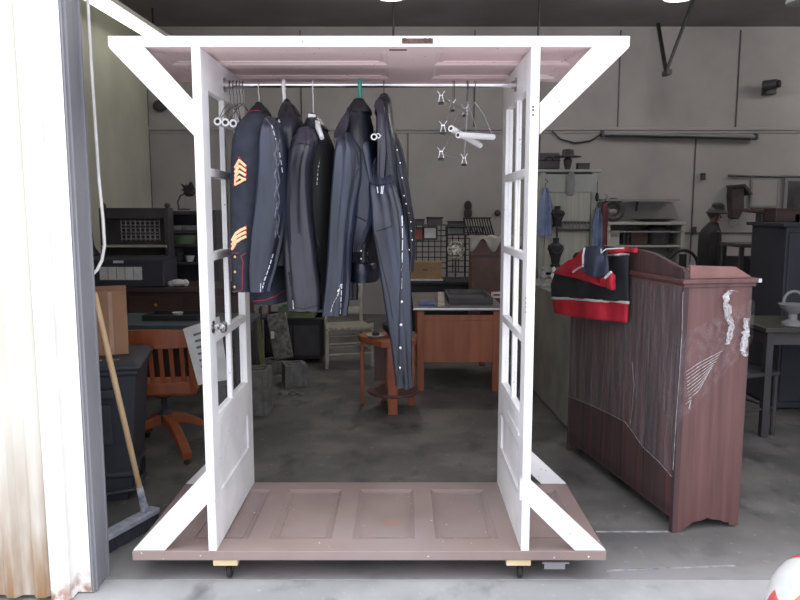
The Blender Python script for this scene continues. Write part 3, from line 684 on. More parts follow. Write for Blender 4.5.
studs_on(ss, [(338.5, 291)], .006, M_chrome, t, 'cuff_snap')
sb = Surf(body)
studs_on(sb, [(360, 236), (361, 251), (361, 259), (367, 254)], .005, M_chrome, t, 'side_snap')
line_on(sb, [(362, 246), (368, 256), (376, 266)], .0026, M_stitch, t, 'belt_strap')
mb = MB(); mb.tube(arc(P(374, 137, 3.05), .011, 0, 360, 16, 'xz')[:-1], .004, 6, closed=True); mb.tube(arc(P(378, 136, 3.06), .009, 0, 360, 16, 'xz')[:-1], .003, 6, closed=True)
mb.tube([P(374, 122, 3.12), P(374, 131, 3.06)], .0018, 6); mb.build('ring_zipper_pull', M_chrome, t, smooth=True)
tubegarment('waist_belt', [(263, 348, 376, RY-.02, .19), (270, 347, 378, RY-.02, .2), (282, 348, 378, RY-.02, .19)], M_leather2, t, 17., .006, n=8)

# 5 studded leather jacket
t = thing('leather_jacket', 'narrow black leather jacket with studded laced sleeve, rightmost top on the rail', 'jacket', group='black leather jackets on the rail')
body = tubegarment('torso', [(98, 378, 389, RY, .05), (104, 376, 391, RY, .09), (120, 376, 393, RY, .15), (140, 375, 398, RY, .18), (180, 375, 403, RY, .19), (230, 378, 406, RY, .18)], M_leather, t, 18., .008)
sl = tubegarment('sleeve', [(134, 389, 397, RY-.05, .05), (145, 388, 402, RY-.07, .06), (165, 391, 406, RY-.09, .06), (200, 398, 411, RY-.1, .06), (230, 401, 415, RY-.1, .055), (252, 404, 415, RY-.1, .05), (272, 405, 413, RY-.1, .045)], M_leather, t, 19., .005)
tubegarment('collar', [(94, 380, 388, RY, .04), (99, 376, 391, RY-.01, .06), (112, 374, 392, RY-.02, .07), (118, 378, 392, RY-.02, .07)], M_leather, t, 20., .003, n=10)
tubegarment('lapel', [(101, 375, 383, RY-.09, .015), (108, 373, 385, RY-.12, .018), (112, 377, 385, RY-.14, .018), (150, 377, 386, RY-.19, .016), (182, 377, 384, RY-.2, .012)], M_leather3, t, 20.5, .002, n=16)
ss = Surf(sl); sb = Surf(body)
line_on(sb, [(387, 148), (390, 165), (392, 182)], .003, M_dsteel, t, 'braided_lace', dash=3)
line_on(Surf(sb.o), [(381, 150), (379, 168), (380, 182)], .002, M_steel, t, 'front_zipper', dash=3)
studs_on(ss, [(404, 196), (406, 204), (408.5, 213), (410.5, 222), (411, 231), (412, 240), (397, 150), (400, 163), (402, 178), (409, 250), (407, 262)], .0045, M_chrome, t, 'stud')
line_on(ss, [(394, 142), (398, 165), (403, 185), (408, 208), (412, 235)], .002, M_stitch, t, 'lace', n=5)

# 6 leather trousers
t = thing('leather_trousers', 'long black leather trousers with snapped side seam, hanging lowest on the rail', 'trousers')
lg = tubegarment('trouser_leg', [(158, 375, 386, 3.19, .010), (168, 370, 389, 3.165, .02), (178, 368, 392, 3.135, .034), (188, 368, 396, 3.10, .045), (205, 370, 401, 3.08, .055), (230, 372, 405, 3.06, .065), (260, 377, 409, 3.05, .065), (300, 383, 411, 3.04, .062), (340, 390, 412, 3.04, .055), (370, 394, 412, 3.04, .05), (388, 396, 413, 3.04, .048)], M_leather2, t, 21.3, .013, N=44, n=60, nf=3)
tubegarment('trouser_leg', [(182, 374, 390, 3.40, .04), (230, 376, 400, 3.42, .06), (300, 386, 408, 3.43, .058), (360, 395, 411, 3.43, .05), (384, 398, 412, 3.43, .048)], M_leather, t, 22., .007, nf=2)
sg = Surf(lg)
line_on(sg, [(369, 183), (378, 185), (394, 183)], .002, M_stitch, t, 'waist_seam')
line_on(sg, [(376, 231), (384, 229), (392, 226)], .0024, M_stitch, t, 'knee_seam')
line_on(sg, [(392, 186), (398, 212), (401, 240), (402, 270), (400, 300), (399, 330), (398.5, 360), (398, 386)], .0034, M_stitch, t, 'side_seam', n=6)
line_on(sg, [(402, 216), (402.6, 240), (402, 265), (401.5, 291)], .003, M_chrome, t, 'side_zipper', n=12, dash=5)
studs_on(sg, [(401.5, 302), (401, 325), (400.5, 348), (400, 368)], .0068, M_chrome, t, 'snap')
line_on(sg, [(375, 235), (381, 262), (388, 290), (393, 320)], .002, M_stitch, t, 'front_crease')
mb = MB(); q = sg.at(380, 190, .006)
for dx in (-.010, .006, .012): mb.box(q+Vector((dx, -.002, 0)), (.004, .006, .03+dx*.3), rot=(0, dx*12, 0))
mb.build('buckle', M_chrome, t)
# ---------------------------------------------------------------- the big dresser, back to the camera side, in stretch wrap
A = Vector((1.340, 3.414, 0)); L = Vector((1.104, 4.685, 0)); R_ = Vector((1.722, 3.565, 0))
dv = (L-A).normalized(); dn = Vector((dv.y, -dv.x, 0))   # dn points into the body (to +x)
DL, DW, DH = (L-A).length, .365, 1.245
ang = math.atan2(dv.y, dv.x)
# local frame: x along the back (from the near corner), y = -dn ... body lies at y<0
t = thing('dresser', 'tall red-brown wooden dresser turned with its planked back to the rack, wrapped in film', 'dresser', (A.x, A.y, 0), ang)
mb = MB(); D0 = .0
mb.box((DL/2, -.008, .66), (DL-.02, .016, 1.16))
back = mb.build('back_panel', M_dressback, t, bevel=.002)
for k, x in enumerate((.30, .55, .80, 1.05)):
    MB().box((x, .0015, .66), (.006, .003, 1.15)).build('plank_gap', M_black, back)
for x in (.012, DL-.015): MB().box((x, -.012, .62), (.03, .03, 1.24)).build('back_post', M_dressback, t, bevel=.003)
MB().box((DL/2, -.01, .10), (DL-.06, .02, .06)).build('back_rail', M_dressback, t)
def endpoly(): return [(-.0, 0), (-.05, 0), (-.075, .018), (-.11, .045), (-.16, .05), (-.19, .062), (-.22, .05), (-.26, .045), (-.29, .03), (-.31, .028), (-.315, .012), (-DW, .012), (-DW, DH), (0, DH)]
for x in (0, DL-.025):
    mb = MB(); mb.prism(endpoly(), x, x+.025, lambda u, v, d: Vector((d, u, v))); mb.build('side_panel', M_dress, t, bevel=.002)
mb = MB(); mb.box((DL/2, -DW+.012, .64), (DL-.05, .02, 1.2)); mb.build('drawer_front', M_dress, t)
mb = MB(); mb.box((DL/2, -DW/2-.005, DH+.012), (DL+.05, DW+.05, .022)); mb.box((DL/2, -DW/2-.005, DH-.008), (DL+.02, DW+.02, .02)); mb.build('top', M_dress, t, bevel=.004)
# scrolled backsplash
poly = [(.0, DH+.02), (.0, DH+.055), (.03, DH+.075), (.08, DH+.08), (.16, DH+.10), (.30, DH+.13), (.42, DH+.14), (DL-.4, DH+.14), (DL-.16, DH+.10), (DL-.03, DH+.075), (DL, DH+.05), (DL, DH+.02)]
mb = MB(); mb.prism(poly, -.028, .0, lambda u, v, d: Vector((u, d, v))); mb.build('backsplash', M_dressback, t, bevel=.003)
MB().prism([(-.03, DH+.023), (-.03, DH+.088), (-.27, DH+.078), (-DW+.0, DH+.024)], .0, .018, lambda u, v, d: Vector((d, u, v))).build('end_splash', mat('bare_reddish_board', (140, 100, 96), (120, 84, 80), rough=.5), t, bevel=.002)
mb = MB(); mb.box((-.024, -DW-.02, DH+.012), (.006, .018, .018)); mb.build('corner_metal', M_steel, t)
for i in range(7): pass
# stretch wrap: film over back and end, lower edge slanting
t = thing('stretch_wrap', 'clear plastic stretch wrap pulled around the dresser and bunched on its end', 'plastic wrap', (A.x, A.y, 0), ang)
def sheet(mb, cols):
    V = [[mb.bm.verts.new(p) for p in c] for c in cols]
    for i in range(len(V)-1):
        for j in range(len(V[0])-1): mb.face([V[i][j], V[i+1][j], V[i+1][j+1], V[i][j+1]])
mb = MB(); cols = []
TI = Matrix.Translation((A.x, A.y, 0)) @ Matrix.Rotation(ang, 4, 'Z'); TIi = TI.inverted()
def on_back(x, y, off=.016):
    o = TIi @ Vector((0, 0, CH)); d = (TIi @ P(x, y, 3)) - o; k = (off-o.y)/d.y; return o+d*k
LOWP = sorted([(q.x, q.z) for q in [on_back(*p_) for p_ in ((560, 392), (590, 405), (606, 412), (625, 422), (634, 434), (643, 447), (660, 463), (672, 477), (685, 488))]])
def low(x):
    for (a, za), (b, zb) in zip(LOWP[:-1], LOWP[1:]):
        if x <= b: return za+(zb-za)*(x-a)/(b-a)
    return LOWP[-1][1]
for i in range(61):
    x = DL*i/60; z0, z1 = low(x), 1.235
    cols.append([Vector((x, .010+.004*noise.noise(Vector((x*14, j*.35, 1))), z0+(z1-z0)*j/30)) for j in range(31)])
sheet(mb, cols); mb.build('back_film', M_film, t, smooth=True)
mb = MB(); cols = []
for i in range(25):
    y = .010-(DW+.02)*i/24; f = i/24; z0, z1 = .55+.40*f, 1.0+.17*f
    cols.append([Vector((-.010+.003*noise.noise(Vector((y*14, j*.35, 4))), y, z0+(z1-z0)*j/24)) for j in range(25)])
sheet(mb, cols); mb.build('end_film', M_filme, t, smooth=True)
TI = Matrix.Translation((A.x, A.y, 0)) @ Matrix.Rotation(ang, 4, 'Z'); TIi = TI.inverted()
def on_end(x, y, off=.014):
    """point on the dresser's near end panel seen at (x, y)"""
    o = TIi @ Vector((0, 0, CH)); d = (TIi @ P(x, y, 3)) - o; k = (-off-o.x)/d.x; return o+d*k
def on_back(x, y, off=.016):
    o = TIi @ Vector((0, 0, CH)); d = (TIi @ P(x, y, 3)) - o; k = (off-o.y)/d.y; return o+d*k
random.seed(3)
def crumple(path, wd, seed, fn):
    cols = []
    for i, (x, y) in enumerate(path):
        for s in (0,):
            c = []
            for j in range(9):
                u = j/8-.5; q = fn(x+u*wd[i], y); q += Vector((-.012*abs(noise.noise(Vector((i*.9, j*1.3, seed))))*2, .012*noise.noise(Vector((i*.9, j*1.1, seed+4))), 0)); c.append(q)
            cols.append(c)
    m = MB(); sheet(m, cols); return m
def dense(path, n=6):
    out = []
    for (a, b) in zip(path[:-1], path[1:]): out += [(a[0]+(b[0]-a[0])*k/n, a[1]+(b[1]-a[1])*k/n) for k in range(n)]
    return out+[path[-1]]
p = dense([(737, 292), (730, 290), (725, 297), (727, 315), (731, 325), (729, 338), (726, 344)]); crumple(p, [3+3.5*math.sin(i/len(p)*3.1) for i in range(len(p))], 1, on_end).build('bunched_film', M_film2, t, smooth=True)
p = dense([(746, 318), (745, 335), (743, 350), (745, 356)]); crumple(p, [4+3*math.sin(i/len(p)*3.1) for i in range(len(p))], 2, on_end).build('bunched_film', M_film2, t, smooth=True)
mb = MB()
for k in range(9):
    y = 360+k*3.4; mb.tube([on_end(686+k*.3, y+12, .016), on_end(699, y+3, .016), on_end(722-k*2, y-9, .016)], .0011, 5)
mb.tube([on_end(686, 404, .016), on_end(691, 400, .016), on_end(689, 409, .016)], .002, 5)
mb.build('film_pleat', M_film2, t)
mb = MB()
mb.tube([on_back(x, y) for x, y in ((568, 396), (590, 405), (606, 412), (625, 422), (634, 434), (643, 447), (660, 463), (672, 477))], .0009, 6)
mb.tube([on_back(x, y) for x, y in ((632, 362), (634, 385), (632, 410), (630, 424))], .0008, 6)
mb.tube([on_back(x, y) for x, y in ((683, 292), (682, 330), (679, 380), (676, 420), (673, 470))], .0009, 6)
mb.build('film_edge', M_film2, t)

# red, black and white sports jacket thrown over the backsplash
t = thing('sports_jacket', 'red and black sports jacket with white stripes draped over the dresser back', 'jacket', (A.x, A.y, 0), ang)
def jb(x, y, off): return on_back(x, y, off)
def drape(name, grid, m, th=.008, bulge=0, seed=0):
    """grid rows of (x, y, off) picture points on the back plane; dense bilinear sheet"""
    mb = MB(); nr, nc = len(grid), len(grid[0]); K = 8; V = []
    for i in range((nr-1)*K+1):
        a, fa = divmod(i, K); a = min(a, nr-2) if fa == 0 and i == (nr-1)*K else a; fa = (i-a*K)/K; row = []
        for j in range((nc-1)*K+1):
            b = min(j//K, nc-2); fb = (j-b*K)/K
            g = [sum(w_*grid[r][c][q] for w_, r, c in (((1-fa)*(1-fb), a, b), ((1-fa)*fb, a, b+1), (fa*(1-fb), a+1, b), (fa*fb, a+1, b+1))) for q in range(3)]
            off = g[2]+.014*noise.noise(Vector((j*.16, i*.11, seed)))+.01*math.sin(j*.55+i*.1+seed)
            row.append(mb.bm.verts.new(jb(g[0], g[1], off)))
        V.append(row)
    for i in range(len(V)-1):
        for j in range(len(V[0])-1): mb.face([V[i][j], V[i+1][j], V[i+1][j+1], V[i][j+1]])
    return mb.build(name, m, t, smooth=True, solid=th)
X0, X1 = 552, 629
drape('red_hem', [[(553, 300, .10), (575, 300, .09), (600, 301, .08), (628, 303, .04)], [(555, 313, .10), (575, 317, .09), (600, 320, .08), (627, 322.5, .04)]], M_jred)
drape('white_stripe', [[(552, 297, .104), (575, 298, .094), (600, 300, .084), (629, 301.5, .044)], [(552, 299, .104), (575, 300, .094), (600, 302, .084), (629, 303.5, .044)]], M_jwht)
drape('black_body', [[(556, 270, .085), (580, 262, .075), (606, 258, .06), (629, 255, .03)], [(551, 285, .10), (575, 285, .09), (600, 280, .08), (628, 278, .04)], [(552, 297, .10), (575, 298, .09), (600, 300, .08), (629, 302, .04)]], M_jblk, seed=2)
drape('red_sleeve', [[(566, 262, .11), (576, 257, .10), (583, 249, .09), (584, 247, .08)], [(558, 269, .12), (576, 268, .12), (590, 268, .12), (600, 268, .11)], [(553, 273, .12), (575, 278, .13), (595, 284, .13), (615, 290, .12)]], M_jred, seed=5)
drape('collar', [[(585, 247, .13), (592, 246, .13), (600, 246, .12), (607, 250, .10)], [(583, 265, .16), (592, 258, .17), (602, 256, .16), (608, 262, .13)], [(582, 271, .17), (590, 276, .18), (600, 278, .18), (609, 273, .15)]], M_jnav, seed=7)
drape('red_cuff', [[(601, 279, .17), (605, 277, .17), (611, 271, .16)], [(600, 283, .16), (608, 284, .16), (615, 276, .15)], [(602, 285, .15), (612, 290, .15), (615, 290, .14)]], M_jred, seed=7)
drape('red_shoulder', [[(606, 250, .06), (615, 249, .045), (629, 247.5, .02), (637, 248, .012)], [(603, 254, .08), (614, 253, .055), (629, 252, .025), (638, 253, .014)]], M_jred, seed=9)
drape('shoulder_stripe', [[(604, 254, .075), (615, 254, .055), (629, 253.5, .03)], [(604, 256, .075), (615, 255.6, .055), (629, 255, .03)]], M_jwht, seed=9)
mb = MB(); mb.tube([jb(x, y, o) for x, y, o in ((584.5, 248, .15), (583, 256, .17), (583, 264, .185))], .006, 6); mb.tube([jb(x, y, o) for x, y, o in ((573, 272, .15), (577, 269, .16), (583, 266, .175))], .006, 6); mb.tube([jb(x, y, o) for x, y, o in ((605, 278, .2), (608, 275, .195), (611, 272, .19))], .007, 6)
mb.tube([jb(x, y, o) for x, y, o in ((601, 249, .15), (601, 253, .16), (606, 249, .13), (624, 248, .05))], .0035, 6)
mb.build('white_trim', M_jwht, t, smooth=True)

# striped round ball at the lower right corner
c = Vector(((834-VX)/F*2.33/.94, 2.33, .2105))
t = thing('inflatable_ball', 'shiny white ball with red and orange panels cut by the lower right corner', 'ball', c, math.radians(6))
cols = [mat('ball_white', (238, 236, 236), (214, 220, 216), rough=.35, scale=9), mat('ball_orange', (246, 160, 100), (240, 100, 84), rough=.35, scale=7), mat('ball_red', (222, 60, 84), (240, 130, 110), rough=.35, scale=8)]
mb = MB(); n, Nn = 32, 40; VV = []
for i in range(n+1):
    a = -math.pi/2+math.pi*i/n; VV.append([mb.bm.verts.new((max(math.cos(a), 1e-3)*.21*math.cos(2*math.pi*k/Nn), max(math.cos(a), 1e-3)*.21*math.sin(2*math.pi*k/Nn), .21*math.sin(a))) for k in range(Nn)])
seq = [0, 0, 2, 2, 2, 0, 0, 1, 1, 1]
for i in range(n):
    for k in range(Nn):
        mb.mi = 1 if (k % 20) in (0, 1, 2, 3, 4) and 16 < i < 28 else (2 if (k % 20) in (17, 18, 19) and 6 < i < 21 or (k % 20) in (8, 9, 10, 11) and 6 < i < 27 else 0)
        mb.face([VV[i][k], VV[i][(k+1) % Nn], VV[i+1][(k+1) % Nn], VV[i+1][k]])
mb.mi = 0; o = mb.build('ball_skin', cols, t, smooth=True, sharp=80); o.rotation_euler = (math.radians(20), math.radians(-14), 0)
MB().lathe([(0, 0), (.012, 0), (.01, .004), (0, .004)], (0, 0, .209)).build('valve', M_white_pl, t)

# ---------------------------------------------------------------- left corner: bin, box, broom, chair
BW, BD = .56, .52
t = thing('wheeled_bin', 'dark grey plastic wheeled bin standing inside the left door jamb', 'bin', (-1.765, 3.98, 0), math.radians(12))
mb = MB(); H0, H1 = .10, .715
def trap(z, w, d): return [Vector((-w/2, -d/2, z)), Vector((w/2, -d/2, z)), Vector((w/2, d/2, z)), Vector((-w/2, d/2, z))]
mb.rings([trap(.06, .46, .44), trap(.14, .47, .45), trap(.145, .50, .47), trap(.16, .50, .47), trap(.165, .48, .45), trap(H1, BW, BD), trap(H1+.005, BW+.03, BD+.03), trap(H1+.03, BW+.03, BD+.03)])
mb.build('bin_body', M_bin, t, bevel=.012)
mb = MB(); mb.rings([trap(H1+.031, BW+.06, BD+.06), trap(H1+.055, BW+.06, BD+.06), trap(H1+.075, BW-.02, BD-.02)]); mb.build('lid', M_bin, t, bevel=.012)
mb = MB(); mb.box((0, -BD/2-.012, .62), (.34, .03, .05)); mb.box((0, -BD/2-.006, .45), (.30, .012, .22)); mb.build('front_handle', M_bin, t, bevel=.008)
M_yel = mat('yellow_print', (222, 214, 90), rough=.6); mb = MB()
for i in range(8): mb.box((.04+i*.019+(.01 if i > 3 else 0), -.19+.004*(i % 3), H1+.0755), (.014, .022, .002), rot=(0, 0, .2))
mb.build('yellow_marking', M_yel, t)
for x in (-.22, .22): MB().tube([(x-.02, .18, .06), (x+.02, .18, .06)], .059, 20).build('wheel', M_rubber, t)
mb = MB(); mb.tube([(-.24, -.22, .055), (.05, -.26, .06), (.24, -.24, .07), (.27, 0, .075)], .012, 8); mb.box((0, -.18, .03), (.4, .03, .059)); mb.build('foot_rail', M_bin, t)
# cardboard box
a = P(127, 350, 4.0)
t = thing('cardboard_box', 'tall brown cardboard box standing on the dark grey bin', 'box', (a.x-.19, 4.06, H1+.0765), math.radians(21))
mb = MB(); mb.box((0, 0, .18), (.33, .30, .36)); mb.build('carton', M_card, t, bevel=.003)
MB().box((.08, -.152, .18), (.02, .003, .35)).build('tape_strip', mat('pale_tape', (214, 178, 152), rough=.4), t)
# push broom
t = thing('push_broom', 'push broom with a pale wooden handle leaning by the left jamb', 'broom')
f0, f1 = FLR(110, 549), FLR(156, 523); f0.z = f1.z = 0
d = (f1-f0).normalized(); s0 = FLR(143, 528); s0.z = 0; s0 = f0+d*((s0-f0).dot(d))
mb = MB(); mb.bar(f0-d*.05+Vector((0, 0, .075)), f1+Vector((0, 0, .075)), .065, .03); mb.build('broom_head', mat('pale_blue_grey_paint', (184, 188, 200), (150, 154, 166), rough=.6, scale=20), t, bevel=.006)
mb = MB()
nb = Vector((-d.y, d.x, 0)); random.seed(5)
for i in range(46):
    for j in (-1, 0, 1):
        q = f0-d*.045+d*((f1-f0).length+.04)*i/45+nb*j*.02; q.z = .06; e = q+nb*(j*.008+random.uniform(-.004, .004)); e.z = .001; mb.tube([q, e], .005, 5)
o = mb.build('bristles', mat('dark_bristles', (58, 60, 70), rough=.9), t)
top = P(93, 293, 3.03); top.x += .004; base = s0+Vector((0, 0, .09))
mb = MB(); k0 = base.lerp(top, .13); mb.tube([k0, top], .0135, 12); mb.build('handle', M_brok, t, smooth=True)
mb = MB(); mb.tube([base, base.lerp(top, .05), k0, base.lerp(top, .135)], [.022, .018, .016, .014], 12); mb.build('socket', mat('chipped_white_socket', (220, 220, 224), (130, 140, 160), rough=.5, scale=30), t, smooth=True)
# swivel chair, back towards us
def vx(x, y, Y): return P(x, y, Y)
cx = -1.585
t = thing('swivel_chair', 'orange-brown wooden swivel chair with slatted back, seen from behind', 'chair', (cx, 4.66, 0), math.radians(4)); t.scale = (1, 1, .94)
mb = MB(); N = 14; W2 = .25
def yb(u): return -.24+.05*(u/W2)**2
for (z0, z1, th) in ((.79, .905, .026), (.47, .55, .024)):
    top_ = []; R = []
    for i in range(N+1):
        u = -W2+2*W2*i/N; y = yb(u)-(0.05 if z0 > .6 else 0); cz = .015*(1-(u/W2)**2) if z0 > .6 else 0
        R.append([Vector((u, y-th/2, z0)), Vector((u, y+th/2, z0)), Vector((u, y+th/2, z1+cz)), Vector((u, y-th/2, z1+cz))])
    m2 = MB(); m2.rings(R); m2.build('crest_rail' if z0 > .6 else 'lower_rail', M_oakr, t, bevel=.005)
for s in (-1, 1):
    MB().bar((s*(W2-.015), yb(W2)+.0, .46), (s*(W2-.01), yb(W2)-.06, .895), .036, .036, up=(0, 1, 0)).build('back_post', M_oakr, t, bevel=.005)
for i in range(7):
    u = -.185+.37*i/6; MB().bar((u, yb(u), .53), (u, yb(u)-.05, .81), .026, .01, up=(0, 1, 0)).build('slat', M_oakr, t, bevel=.002)
MB().box((0, .0, .465), (.48, .44, .035)).build('seat', M_oakr, t, bevel=.014)
for s in (-1, 1):
    mb = MB(); mb.bar((s*.255, -.2, .66), (s*.265, .14, .66), .05, .022); mb.tube([(s*.25, .10, .65), (s*.25, .12, .56), (s*.235, .08, .48)], .016, 10); mb.build('armrest', M_oakr, t, bevel=.004)
mb = MB(); mb.tube([(0, 0, .20), (0, 0, .45)], .02, 14); mb.lathe([(.0, .40), (.07, .40), (.07, .42), (.0, .44)]); mb.lathe([(0, .21), (.045, .21), (.05, .27), (.03, .30), (0, .30)]); mb.build('spindle', M_dark, t, smooth=True)
for k in range(4):
    a = math.radians(35+90*k); u = Vector((math.cos(a), math.sin(a), 0)); R = []
    for i in range(9):
        f = i/8; c_ = u*(.03+.33*f)+Vector((0, 0, .235-.16*f*f-.02*f)); h = .075-.025*f; w_ = .03; sd_ = Vector((-u.y, u.x, 0))*w_
        R.append([c_-sd_+Vector((0, 0, -h/2)), c_+sd_+Vector((0, 0, -h/2)), c_+sd_+Vector((0, 0, h/2)), c_-sd_+Vector((0, 0, h/2))])
    m2 = MB(); m2.rings(R); lg_ = m2.build('leg', M_oakr, t, bevel=.006); e = u*.35
    MB().tube([(e.x, e.y-.012, .0205), (e.x, e.y+.012, .0205)], .02, 14).build('caster', M_dsteel, lg_)
# printed white board leaning against the left door of the rack
t = thing('printed_board', 'white board with grey printed lines leaning behind the left glazed door', 'board')
a, b, c_, d_ = P(183, 329, 4.25), P(203, 322, 4.25), P(215, 382, 4.15), P(198, 385, 4.15)
mb = MB(); nn = Vector((0, .008, 0)); e1 = b+(b-a)*.8; e2 = c_+(c_-d_)*.8; mb.hexa([a, e1, e2, d_, a+nn, e1+nn, e2+nn, d_+nn]); mb.build('sheet', M_paper, t)
mb = MB()
for k in range(6):
    p = a.lerp(b, .42).lerp(d_.lerp(c_, .42), .16+.11*k); q = a.lerp(b, 1.3).lerp(d_.lerp(c_, 1.3), .16+.11*k); mb.bar(p+Vector((0, -.003, 0)), q+Vector((0, -.003, 0)), .002, .014, up=(0, 0, 1))
mb.build('printed_lines', mat('grey_print', (120, 122, 124)), t)
t = thing('dark_crate', 'dark crate on the floor under the printed board', 'crate', (P(217, 385, 4.2).x, 4.22, 0))
zc0 = min(d_.z, c_.z)-.004; MB().box((0, 0, zc0/2), (.12, .16, zc0-.001)).build('crate_body', M_dark, t, bevel=.005); MB().box((0, -.082, zc0*.5), (.10, .006, .05)).build('slat', M_black, t)
# support table for it, the slate-topped table in front of the sideboard
def table(name, label, cat, x0, x1, y0, y1, h, m, mt=None, leg=.05, th=.035, grp=None, apron=.09, tn='table_top'):
    t = thing(name, label, cat, ((x0+x1)/2, (y0+y1)/2, 0), 0, grp); X, Y = (x1-x0)/2, (y1-y0)/2
    MB().box((0, 0, h-th/2), (2*X, 2*Y, th)).build(tn, mt or m, t, bevel=.006)
    for sx_ in (-1, 1):
        for sy_ in (-1, 1): MB().box((sx_*(X-leg), sy_*(Y-leg), (h-th)/2), (leg, leg, h-th)).build('leg', m, t, bevel=.004)
    if apron:
        mb = MB()
        for s in (-1, 1): mb.box((0, s*(Y-leg), h-th-apron/2), (2*X-2*leg, .02, apron)); mb.box((s*(X-leg), 0, h-th-apron/2), (.02, 2*Y-2*leg, apron))
        mb.build('apron', m, t)
    return t
p = P(131, 333, 5.35); q = P(204, 333, 5.35)
table('work_table', 'dark table with a slate-blue top behind the wooden swivel chair', 'table', p.x-.5, q.x+.3, 5.35, 6.0, p.z+.06, M_dark, mat('slate_blue_top', (84, 94, 102), (70, 80, 88), rough=.5))
hh = p.z+.06
t = thing('dark_tray', 'low dark tray with odds and ends on the slate-blue table', 'tray', (P(175, 320, 5.7).x, 5.7, hh+.001))
mb = MB(); mb.box((0, 0, .008), (.42, .26, .014)); mb.box((0, -.13, .02), (.42, .012, .04)); mb.box((0, .13, .02), (.42, .012, .04)); mb.box((-.21, 0, .02), (.012, .26, .04)); mb.box((.21, 0, .02), (.012, .26, .04)); mb.build('tray_body', M_black, t)
tag(MB().lathe([(0, 0), (.03, 0), (.045, .03), (.043, .03), (.028, .004), (0, .004)], (P(178, 318, 5.7).x, 5.7, hh+.018), 18).build('small_dish', M_paper, smooth=True), 'small white dish in the dark tray on the slate-blue table', 'dish')
# sideboard with storage chest and lattice shelf
SBH = P(100, 288, 6.3).z; sx0, sx1 = -3.05, P(204, 300, 6.3).x+.35
t = thing('sideboard', 'dark red-brown wooden sideboard along the left, carrying the dark storage chest', 'sideboard', ((sx0+sx1)/2, 6.6, 0)); W_ = sx1-sx0
MB().box((0, 0, .47), (W_-.06, .54, .80)).build('carcass', M_darkwood, t, bevel=.004)
MB().box((0, 0, SBH-.02), (W_, .62, .04)).build('top', M_darkwood, t, bevel=.006)
for k in range(3):
    dr_ = MB().box((-W_/2+.35+k*(W_-.1)/3, -.275, .76), ((W_-.2)/3, .014, .15)).build('drawer', M_darkwood, t, bevel=.004); MB().ball((-W_/2+.35+k*(W_-.1)/3, -.30, .76), .016, 10).build('knob', M_brass, dr_)
    MB().box((-W_/2+.35+k*(W_-.1)/3, -.275, .38), ((W_-.2)/3, .014, .52)).build('door', M_darkwood, t, bevel=.004)
for s in (-1, 1):
    for u in (-1, 1): MB().box((s*(W_/2-.08), u*.22, .04), (.06, .06, .08)).build('leg', M_darkwood, t)
a, b = P(90, 289, 6.35), P(163, 257, 6.35)
t = thing('storage_chest', 'dark blue storage chest with a white label sheet on the sideboard', 'chest', ((a.x+b.x)/2, 6.55, SBH+.001)); w_, h_ = b.x-a.x, b.z-SBH
MB().box((0, 0, h_*.42), (w_, .38, h_*.84)).build('body', M_dark2, t, bevel=.012)
R = []
for i in range(9):
    u = math.pi*i/8; R.append((-.19*math.cos(u), h_*.84+.001+h_*.16*math.sin(u)))
mb = MB(); mb.prism(R, -w_/2, w_/2, lambda u, v, d: Vector((d, u, v))); mb.build('lid', M_dark2, t)
q0, q1 = P(99, 267, 6.35), P(142, 280, 6.35)
lb = MB().box(((q0.x+q1.x)/2-(a.x+b.x)/2, -.193, (q0.z+q1.z)/2-SBH-.001), (q1.x-q0.x, .004, q0.z-q1.z)).build('label_sheet', M_paper, t)
mb = MB()
for k in range(1, 5): mb.box(((q0.x+(q1.x-q0.x)*k/5)-(a.x+b.x)/2, -.196, (q0.z+q1.z)/2-SBH), (.006, .002, (q0.z-q1.z)*.9))
mb.build('label_rule', M_grey, lb)
MB().box((P(118, 262, 6.35).x-(a.x+b.x)/2, -.193, P(118, 262, 6.35).z-SBH), (.09, .004, .022)).build('name_plate', M_paper, t)
# lattice shelf
a, b = P(103, 208, 6.8), P(171, 208, 6.8)
t = thing('lattice_shelf', 'dark wooden hutch shelf with a pale scroll lattice, behind the storage chest', 'shelf', ((a.x+b.x)/2, 6.78, SBH+.001)); w_, h_ = b.x-a.x, a.z-SBH
mb = MB()
for s in (-1, 1): MB().box((s*(w_/2-.02), 0, h_/2), (.04, .16, h_)).build('side_post', M_dark, t, bevel=.004); MB().ball((s*(w_/2-.02), -.02, h_+.02), .028, 12).build('finial', M_dark, t, smooth=True)
MB().box((0, 0, h_-.05), (w_-.04, .06, .10)).build('top_rail', M_dark, t, bevel=.004)
MB().box((0, .05, h_*.5), (w_-.06, .02, h_*.9)).build('back_board', mat('shelf_back_grey', (70, 66, 68), (58, 55, 58), rough=.7), t)
MB().box((0, -.02, P(140, 246, 6.75).z-SBH), (w_-.04, .18, .018)).build('shelf_board', M_bone, t)
mb = MB(); z0, z1 = P(130, 241, 6.7).z-SBH, P(130, 220, 6.7).z-SBH; x0 = P(117, 230, 6.7).x-(a.x+b.x)/2; x1 = P(156, 230, 6.7).x-(a.x+b.x)/2
for r in range(3):
    for k in range(8):
        cx_ = x0+(x1-x0)*(k+.5)/8; cz_ = z0+(z1-z0)*(r+.5)/3; mb.tube([p for p in arc((cx_, .02, cz_), (x1-x0)/17, 0, 360, 10)][:-1], .004, 5, closed=True)
for k in range(9): mb.tube([(x0+(x1-x0)*k/8, .02, z0), (x0+(x1-x0)*k/8, .02, z1)], .004, 5)
mb.build('scroll_lattice', mat('pale_lattice', (176, 170, 172), (130, 126, 128), rough=.5), t)
